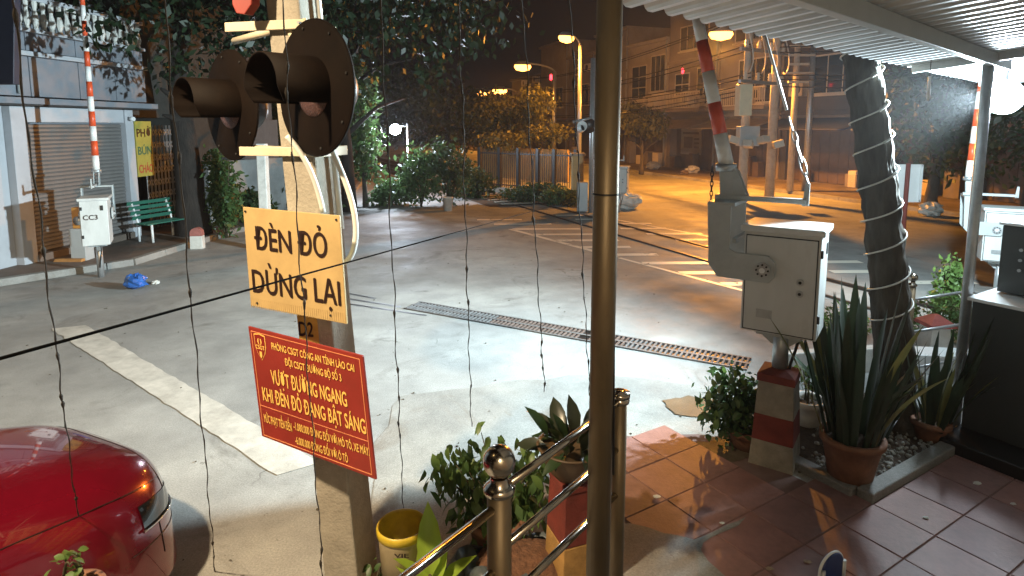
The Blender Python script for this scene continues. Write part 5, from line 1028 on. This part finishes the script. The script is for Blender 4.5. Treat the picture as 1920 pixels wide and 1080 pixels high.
h5 = house('dark house with a navy awning behind the tall electric poles', 1.8, 7.3, 7.0, M_h[4], 2, 5, M_navy); window(h5, 3.0, 5.6, 4.2, 6.0, 3, 1)
h6 = house('dim house beyond the leaning tree trunk', -5.6, 1.7, 7.4, M_h[4], 2, 6, M_tarp); window(h6, -3.0, -.6, 4.2, 6.0, 3, 1)
for k, t0 in enumerate((27.2, 32.2, 38.4)):
    h = house(['dim house up the road beside the far street lamps', 'narrow dim house farther up the road', 'last dim house up the road'][k], t0, t0 + [4.9, 6.1, 8][k], [8.4, 10, 7.5][k], M_h[(k + 2) % 5], 2, 10 + k); window(h, t0 + 1, t0 + 3.4, 4.4, 6.2, 3, 1)
# poster on the balcony house
ps = thing('shop_poster', 'pale poster with brown blocks on the wall under the balcony', 'poster', tuple(hp(15.4, 1.2, -.48))); mb = MB(); hbox(mb, 14.2, 16.2, 1.0, 2.6, -.49, -.44); mb.build('sheet', mat('poster_paper', (.36, .33, .26), .8, var=.3, scale=3), ps)
for t0, z0, a, b in ((15.0, 1.4, .9, .7), (14.35, 1.4, .5, .12), (14.35, 1.65, .5, .12), (14.35, 1.9, .5, .12), (14.4, 2.25, 1.6, .14)): mb = MB(); hbox(mb, t0, t0 + a, z0, z0 + b, -.438, -.43); mb.build('print_block', M_door, ps)
# electric poles with cross arms
M_conp = mat('pole_concrete', (.40, .36, .30), .85, var=.25, scale=4, dirt=.3); M_ins = mat('insulator', (.55, .5, .42), .3, var=.2)
def epole(label, u, v, Y, hgt, r):
    c = P(u, v, Y); c.z = .12; t = thing('electric_pole', label, 'pole', tuple(c), 'electric poles across the road'); mb = MB(); mb.tube([c, c + UP * hgt], [r, r * .7], 12); mb.build('shaft', M_conp, t); return t, c
e1, c1_ = epole('concrete electric pole with a cream meter box', 1393, 330, 22.0, 8.2, .17); e2_, c2_ = epole('concrete electric pole right of the meter box pole', 1444, 335, 23.0, 8.2, .18)
for z in (4.2, 5.3, 6.4):
    mb = MB(); a, b = c1_ + UP * z, c2_ + UP * z; d = (b - a); mb.box((a + b) / 2 - Vector((0, .22, 0)), (d.length + 1.2, .1, .12), Matrix.Rotation(math.atan2(d.y, d.x), 3, 'Z')); mb.build('cross_arm', M_galv, e1)
    for i in range(4): q = a.lerp(b, -.15 + i * .43) + Vector((0, -.22, .06)); mb = MB(); mb.lathe([(.04, 0), (.09, .06), (.05, .1), (.09, .16), (.05, .2), (.07, .26), (0, .3)], q, 10); mb.build('insulator', M_ins, e1)
for i in range(4):
    a = c1_.lerp(c2_, -.15 + i * .43) + Vector((0, -.25, 6.7)); b = a + Vector((.1, 0, -2.2)); mb = MB(); mb.tube(bez([a, a + Vector((-.45, -.2, -.4)), b + Vector((.4, -.2, .6)), b], 12), .022, 5); mb.build('jumper_wire', M_ins, e1)
q = P(1394, 188, 21.6); mb = MB(); mb.box(q, (.44, .5, 1.08)); mb.build('meter_box', mat('meter_cream', (.66, .58, .40), .5, var=.12), e1, .02)
q = P(1402, 255, 21.6); mb = MB(); mb.box(q, (.7, .4, .7)); mb.build('switch_box', M_grey, e1, .02)
for i in range(4): q = P(1375 + i * 28, 262 + (i % 2) * 8, 21.3); mb = MB(); mb.box(q, (.34, .3, .24), Euler((0, .3, i)).to_matrix()); mb.build('meter', M_ins, e1, .02)
e3, c3_ = epole('thin electric pole beside the dark navy awning', 1482, 335, 25, 9.2, .14)
for k in range(5): q = c3_ + UP * (4.4 + k * .35); mb = MB(); mb.box(q - Vector((0, .2, 0)), (1.2 if k % 2 else .8, .12, .08)); mb.build('bracket', M_ins, e3)
for k in range(9):
    z = [4.1, 4.35, 4.5, 5.3, 5.5, 6.5, 6.6, 3.8, 3.95][k]; a = c1_ + UP * z - Vector((0, .3, 0)); b = hp(30 + k, z + .4, 2.0 + .3 * k); mb = MB(); mb.tube(bez([a, (a + b) / 2 - UP * (.8 + .1 * k), b], 14), .022, 5); o = mb.build('power_line', M_cable); tag(o, 'sagging black power line in front of the row houses', 'cable', 'power lines along the houses')
    if k < 6: a2 = c2_ + UP * z - Vector((0, .3, 0)); b2 = hp(-9 - k, z + .5, 1.5 + .2 * k); mb = MB(); mb.tube(bez([a2, (a2 + b2) / 2 - UP * .7, b2], 14), .022, 5); o = mb.build('power_line', M_cable); tag(o, 'sagging black power line towards the wrapped tree', 'cable', 'power lines towards the tree')
for k, (u, v, s, lb) in enumerate([(1225, 318, .45, 'white block on the far pavement under the small tree'), (1298, 325, .4, 'pale bundle on the far pavement by the kerb'), (1283, 328, .25, 'small brown bundle on the far pavement by the kerb'), (1175, 392, .5, 'grey rubble heap behind the brown steel pole'), (1745, 405, .4, 'white block on the road near the back of the signboard')]): crumple('bundle', lb, 'bundle', G(u, v, .1 if v < 340 else 0), s, M_potw if k != 2 else M_door, 40 + k, (1, .7, .6))
# ================================================================== iron fence, gate pillar and wall
fA, fB = P(900, 352, 26), P(1083, 372, 23); fA.z = 0; fB.z = 0; fd = (fB - fA); fL = fd.length; fd.normalize(); RFc = Matrix.Rotation(math.atan2(fd.y, fd.x), 3, 'Z')
fe = thing('iron_fence', 'dark iron bar fence in front of an orange lit yard', 'fence', tuple(fA))
for x in (0, .22, .42, .62, .78, .98): c = fA + fd * fL * x; mb = MB(); mb.box(c + UP * .95, (.14, .14, 1.9), RFc); mb.build('post', M_black, fe, .01)
for z in (.35, 1.65): mb = MB(); mb.box((fA + fB) / 2 + UP * z, (fL, .04, .05), RFc); mb.build('rail', M_black, fe)
mb = MB(); n = 46
for i in range(n): mb.box(fA + fd * fL * (i + .5) / n + UP * 1.0, (.022, .022, 1.5), RFc)
b = mb.build('bars', M_black, fe); b['kind'] = 'stuff'
mb = MB(); mb.box((fA + fB) / 2 + UP * .1 - Vector((fd.y, -fd.x, 0)) * 0, (fL, .25, .3), RFc); mb.build('plinth', M_conp, fe, .02)
mb = MB(); bw = (fA + fB) / 2 + Vector((-.1, 7.5, .8)); mb.box(bw, (fL * 1.2, .2, 1.6), RFc); o = mb.build('yard_wall', mat('yard_wall', (.46, .33, .15), .85, var=.25, scale=1, dirt=.3)); tag(o, 'pale wall of the yard behind the iron fence', 'wall')
c = P(1082, 385, 22.4); c.z = 0; gp = thing('gate_pillar', 'square ochre gate pillar at the end of the iron fence', 'pillar', tuple(c)); mb = MB(); mb.box(c + UP * .85, (.42, .42, 1.7)); mb.build('shaft', mat('pillar_ochre', (.48, .36, .18), .85, var=.25, scale=3, dirt=.3), gp, .015); mb = MB(); mb.box(c + UP * 1.74, (.52, .52, .1)); mb.build('cap', M_conp, gp, .015)
# distant signal seen from behind
c = G(1108, 398); ds = thing('far_signal_pole', 'grey signal pole with a dark round lamp seen left of the brown steel pole', 'signal', tuple(c)); mb = MB(); mb.tube([c, c + UP * 4.9], .09, 10); mb.build('post', M_galv, ds)
q = P(1104, 236, c.y - .3); MM = Matrix.Rotation(R(100), 3, 'X') @ Matrix.Rotation(R(0), 3, 'Y'); mb = MB(); mb.lathe([(0, -.04), (.24, -.04), (.24, 0), (0, .01)], q, 20, MM); mb.build('backboard', M_black, ds); mb = MB(); mb.lathe([(0, -.1), (.12, -.1), (.16, .3), (.15, .3), (.11, -.08)], q + Vector((-.25, -.05, -.08)), 16, Matrix.Rotation(R(75), 3, 'X')); mb.build('visor', M_white, ds)
mb = MB(); mb.tube([q + Vector((-.5, 0, .12)), q + Vector((.1, 0, .25))], .05, 6); mb.build('arm', M_galv, ds); mb = MB(); mb.box(c + Vector((-.28, .1, .5)), (.34, .3, .95)); mb.build('cabinet', M_grey, ds, .02)
# back of a signboard on a red post
c = G(1690, 478); sb_ = thing('signboard_back', 'white back of a signboard on a red post behind the leaning tree', 'sign', tuple(c)); mb = MB(); mb.tube([c, c + UP * (P(1690, 306, c.y).z)], .045, 10); mb.build('post', M_redpost, sb_)
a, b_, = P(1676, 309, c.y + .06), P(1724, 378, c.y + .06); mb = MB(); mb.prism([Vector((a.x, a.y, a.z)), Vector((a.x, a.y, b_.z)), Vector((b_.x, b_.y + .02, b_.z)), Vector((b_.x, b_.y + .02, a.z))], (0, .03, 0)); mb.build('board', M_white, sb_, .005); mb = MB()
for (x0, x1, z0, z1) in ((a.x, b_.x, a.z - .03, a.z + .01), (a.x, b_.x, b_.z - .01, b_.z + .03), (a.x - .01, a.x + .03, b_.z, a.z), (b_.x - .03, b_.x + .01, b_.z, a.z)): mb.box(((x0 + x1) / 2, a.y - .01, (z0 + z1) / 2), (x1 - x0, .03, z1 - z0))
mb.build('rim', M_white, sb_)
c = G(840, 395); pw = thing('white_bucket', 'white plastic bucket at the foot of the dark hedge', 'bucket', tuple(c)); mb = MB(); mb.lathe([(0, 0), (.14, 0), (.17, .42), (.18, .42), (.18, .45), (.16, .45), (.13, .05), (0, .05)], c, 24); mb.build('wall', M_potw, pw)
c = G(1075, 385); pw = thing('small_bucket', 'small pale bucket beside the gate pillar', 'bucket', tuple(c)); mb = MB(); mb.lathe([(0, 0), (.1, 0), (.13, .28), (.12, .29), (.1, .04), (0, .04)], c, 20); mb.build('wall', M_potw, pw)
# pale wall strips between the shop and the tree
mb = MB(); a, b_ = G(392, 425), G(545, 398); d = b_ - a; mb.box((a + b_) / 2 + UP * .9, (d.length, .2, 1.8), Matrix.Rotation(math.atan2(d.y, d.x), 3, 'Z')); o = mb.build('garden_wall', mat('garden_wall', (.34, .36, .36), .85, var=.4, scale=1.2, dirt=.5), None, .02); tag(o, 'pale weathered garden wall behind the left hand shrub', 'wall')
c = G(400, 405); mb = MB(); mb.box(c + UP * .35 + Vector((-.2, -.9, .0)), (.5, .4, .45)); o = mb.build('white_box', M_white, None, .02); tag(o, 'small white box beside the big tree trunk', 'box')
c = P(496, 375, 13.5); mb = MB(); mb.box((c.x, c.y, 1.2), (.2, .2, 2.4)); o = mb.build('white_post', M_potw, None, .02); tag(o, 'slim white concrete post left of the signal pole', 'post')
# ================================================================== trees and bushes
t1b = G(364, 440, .1); tree('street_tree', 'big street tree with a thick dark trunk beside the bench', t1b, t1b + Vector((-.2, .2, 6)), .36, [(t1b + Vector((-1.0, -1.0, 6.6)), (3.4, 2.6, 1.6)), (t1b + Vector((2.0, -.6, 5.6)), (2.2, 2.0, 1.3)), (t1b + Vector((-2.4, -2.4, 5.9)), (1.6, 1.6, 1.0)), (t1b + Vector((3.2, -1.5, 4.9)), (1.3, 1.2, 1.0)), (P(420, 90, 13), (1.3, .8, .8)), (P(250, 60, 11.5), (1.3, .5, .5)), (P(330, 130, 13), (.7, .5, .5))], 8000, .2, M_bark2, L_dim, None, 9, 3, .5)
cB = P(775, 60, 15.5); tb2 = G(655, 396); tree('broad_leaf_tree', 'tree whose broad hanging leaves fill the top behind the crossing lights', tb2, tb2 + Vector((.4, -1.5, 5.6)), .22, [(cB + Vector((.4, 0, .5)), (2.4, 1.8, 1.3)), (cB + Vector((-1.8, 1, .9)), (2.0, 2.0, 1.3)), (P(820, 120, 15.5), (.9, .9, .55)), (P(640, 120, 17), (1.3, 1.2, 1.2)), (P(880, 40, 16), (.8, 1.0, .9))], 2800, .2, M_bark2, L_dim, None, 8, 7, 2.2, aspect=1.7, hang=.9)
tb3 = G(686, 388); tree('slim_tree', 'slim dark tree left of the bluish yard lamp', tb3, tb3 + Vector((0, 0, 3.2)), .09, [(tb3 + Vector((-.2, 0, 3.6)), (.75, .7, 1.4)), (tb3 + Vector((-.1, -.1, 2.2)), (.85, .7, .8)), (tb3 + Vector((.1, -.2, 1.3)), (.7, .5, .4))], 2400, .2, M_bark, L_mid, None, 8, 8, .8)
for k, (u, v, w_, h_, s, lm_, lb) in enumerate([(735, 385, .9, 1.0, .18, L_mid, 'bush lit white directly below the yard lamp'), (790, 388, 1.0, 2.2, .18, L_mid, 'tall pale lit bush right of the yard lamp post'), (845, 386, 1.0, 2.3, .16, L_dark, 'dark tall hedge behind the white bucket'), (895, 372, 1.0, 1.1, .16, L_dark, 'dark hedge beside the track bed'), (425, 446, .55, 2.1, .16, L_mid, 'leafy shrub in front of the pale garden wall'), (480, 425, .6, 1.0, .18, L_dark, 'low dark shrub left of the signal pole'), (990, 378, 1.4, .6, .14, L_dark, 'low clipped hedge in front of the iron fence'), (1050, 384, 1.0, .55, .14, L_mid, 'low clipped hedge by the gate pillar'), (600, 398, 1.2, 1.8, .2, L_dark, 'dark bush behind the signal pole')]):
    c = G(u, v); t = thing('bush', lb, 'bush', tuple(c)); mb = MB(); rq = random.Random(k + 60)
    for i in range(8): e = c + Vector((rq.uniform(-1, 1) * w_ * .6, rq.uniform(-1, 1) * w_ * .4, h_ * rq.uniform(.6, 1))); mb.tube([c, c.lerp(e, .5) + UP * .1, e], [.03, .02, .008], 5)
    mb.build('stem', M_stem, t); bl_ = [(c + UP * h_ * .5, (w_ * .8, w_ * .6, h_ * .5))] + [(c + Vector((rq.uniform(-1, 1) * w_ * .6, rq.uniform(-.6, .2) * w_, h_ * rq.uniform(.3, 1.0))), (w_ * .45, w_ * .4, h_ * .25)) for i in range(4)]
    crown_obj('foliage', t, bl_, 1500, s, lm_, k + 20)
c4 = P(965, 228, 33); b4 = Vector((c4.x, 33, 0)); tree('orange_lit_tree', 'tree with yellowish lit leaves below the far sodium lamps', b4, b4 + UP * 2.6, .16, [(c4, (1.7, 1.5, 1.3)), (c4 + Vector((-1.2, -.5, .5)), (1.1, 1, .9)), (c4 + Vector((1.0, 0, .9)), (1.0, 1, 1.0)), (c4 + Vector((-1.4, 0, -.8)), (1.0, 1, .7)), (P(945, 262, 30), (1.3, .8, .5)), (P(1030, 250, 30), (1.2, .8, .6)), (P(1010, 190, 31), (1.0, .8, .8))], 6800, .22, M_bark, L_yel, None, 7, 9, 1.4)
c5 = P(1205, 225, 33.5); b5 = Vector((c5.x, 33.5, .12)); tree('small_street_tree', 'small street tree with hanging leaves on the far pavement', b5, b5 + UP * 2.4, .12, [(c5, (1.3, 1.1, .8)), (c5 + Vector((-.8, 0, .4)), (.8, .8, .7)), (c5 + Vector((.6, 0, -.4)), (.8, .8, .5))], 2600, .26, M_bark, L_yel, None, 6, 10, 1.0, hang=.9)
for k, (u, v, Y, w_, h_, lb) in enumerate([(1760, 250, 19, 1.7, 2.2, 'dark bluish tree behind the white signboard back'), (1850, 260, 22, 2.4, 2.6, 'dark tree behind the bright flood lamp'), (1950, 200, 18, 2.4, 2.8, 'dark tree at the far edge beyond the flood lamp')]):
    c = P(u, v, Y); b = Vector((c.x, Y, 0)); tree('dark_tree', lb, b, b + UP * 3.0, .2, [(c, (w_, w_, h_ * .7)), (c + Vector((-.6, 0, 1.6)), (w_ * .8, w_, h_ * .5)), (c + Vector((.8, -.5, .6)), (w_ * .8, w_, h_ * .5))], 2600, .24, M_bark, L_dark, None, 7, 30 + k, 1.5)
for k, (u, Y, hh, w_, lb) in enumerate([(560, 40, 7, 5, 'distant dark tree mass left of the yard lamp'), (700, 46, 8, 6, 'distant dark tree mass above the yard lamp'), (840, 50, 6, 5, 'distant dark tree mass beside the track'), (430, 34, 6, 5, 'distant dark tree mass behind the garden wall')]):
    c = P(u, 235, Y); b = Vector((c.x, Y, 0)); tree('background_tree', lb, b, b + UP * hh * .7, .3, [(b + UP * hh * .55, (w_, 3, hh * .45)), (b + Vector((-w_ * .4, 0, hh * .8)), (w_ * .5, 2.5, hh * .3)), (b + Vector((w_ * .5, 0, hh * .7)), (w_ * .5, 2.5, hh * .3))], 4200, .42, M_bark, L_dark, None, 7, 70 + k, 2.5)
# ------------------------------------------------------------------ grit and fallen leaves on the road
rq = random.Random(77); mb = MB()
for i in range(240):
    c = Vector((rq.uniform(-6.5, 4.5), rq.uniform(3.4, 13), .006)); r = rq.uniform(.004, .015)
    if i % 3: mb.lathe([(r, 0), (r * .8, r * .5), (0, r * .7)], c, 5)
    else:
        a = rq.uniform(0, 6.28); d = Vector((math.cos(a), math.sin(a), 0)); e = Vector((-d.y, d.x, 0)); L = r * 2.4; mb._add([c, c + d * L * .5 + e * L * .3 + UP * .006, c + d * L + UP * .003, c + d * L * .5 - e * L * .3 + UP * .004], [(0, 1, 2, 3)])
o = mb.build('grit', mat('grit', (.10, .085, .06), .9, var=.6, scale=3)); o['kind'] = 'stuff'; o['label'] = 'loose grit and small dry leaves strewn over the road'
# ------------------------------------------------------------------ thin haze volume added to give the lamps a glow
HAZE = .0008
if HAZE:
    mb = MB(); mb.box((0, 40, 7), (130, 130, 16.2)); hz_ = mb.build('haze', None); hz_.data.materials.clear()
    m = bpy.data.materials.new('lamp_glow_haze'); m.use_nodes = True; n = m.node_tree.nodes; n.remove(n['Principled BSDF'])
    pv = n.new('ShaderNodeVolumePrincipled'); pv.inputs['Density'].default_value = HAZE; pv.inputs['Color'].default_value = (.9, .93, 1, 1); pv.inputs['Anisotropy'].default_value = .55
    m.node_tree.links.new(pv.outputs[0], n['Material Output'].inputs['Volume']); hz_.data.materials.append(m); hz_['kind'] = 'stuff'; hz_['label'] = 'thin haze added for the glow around the lamps'
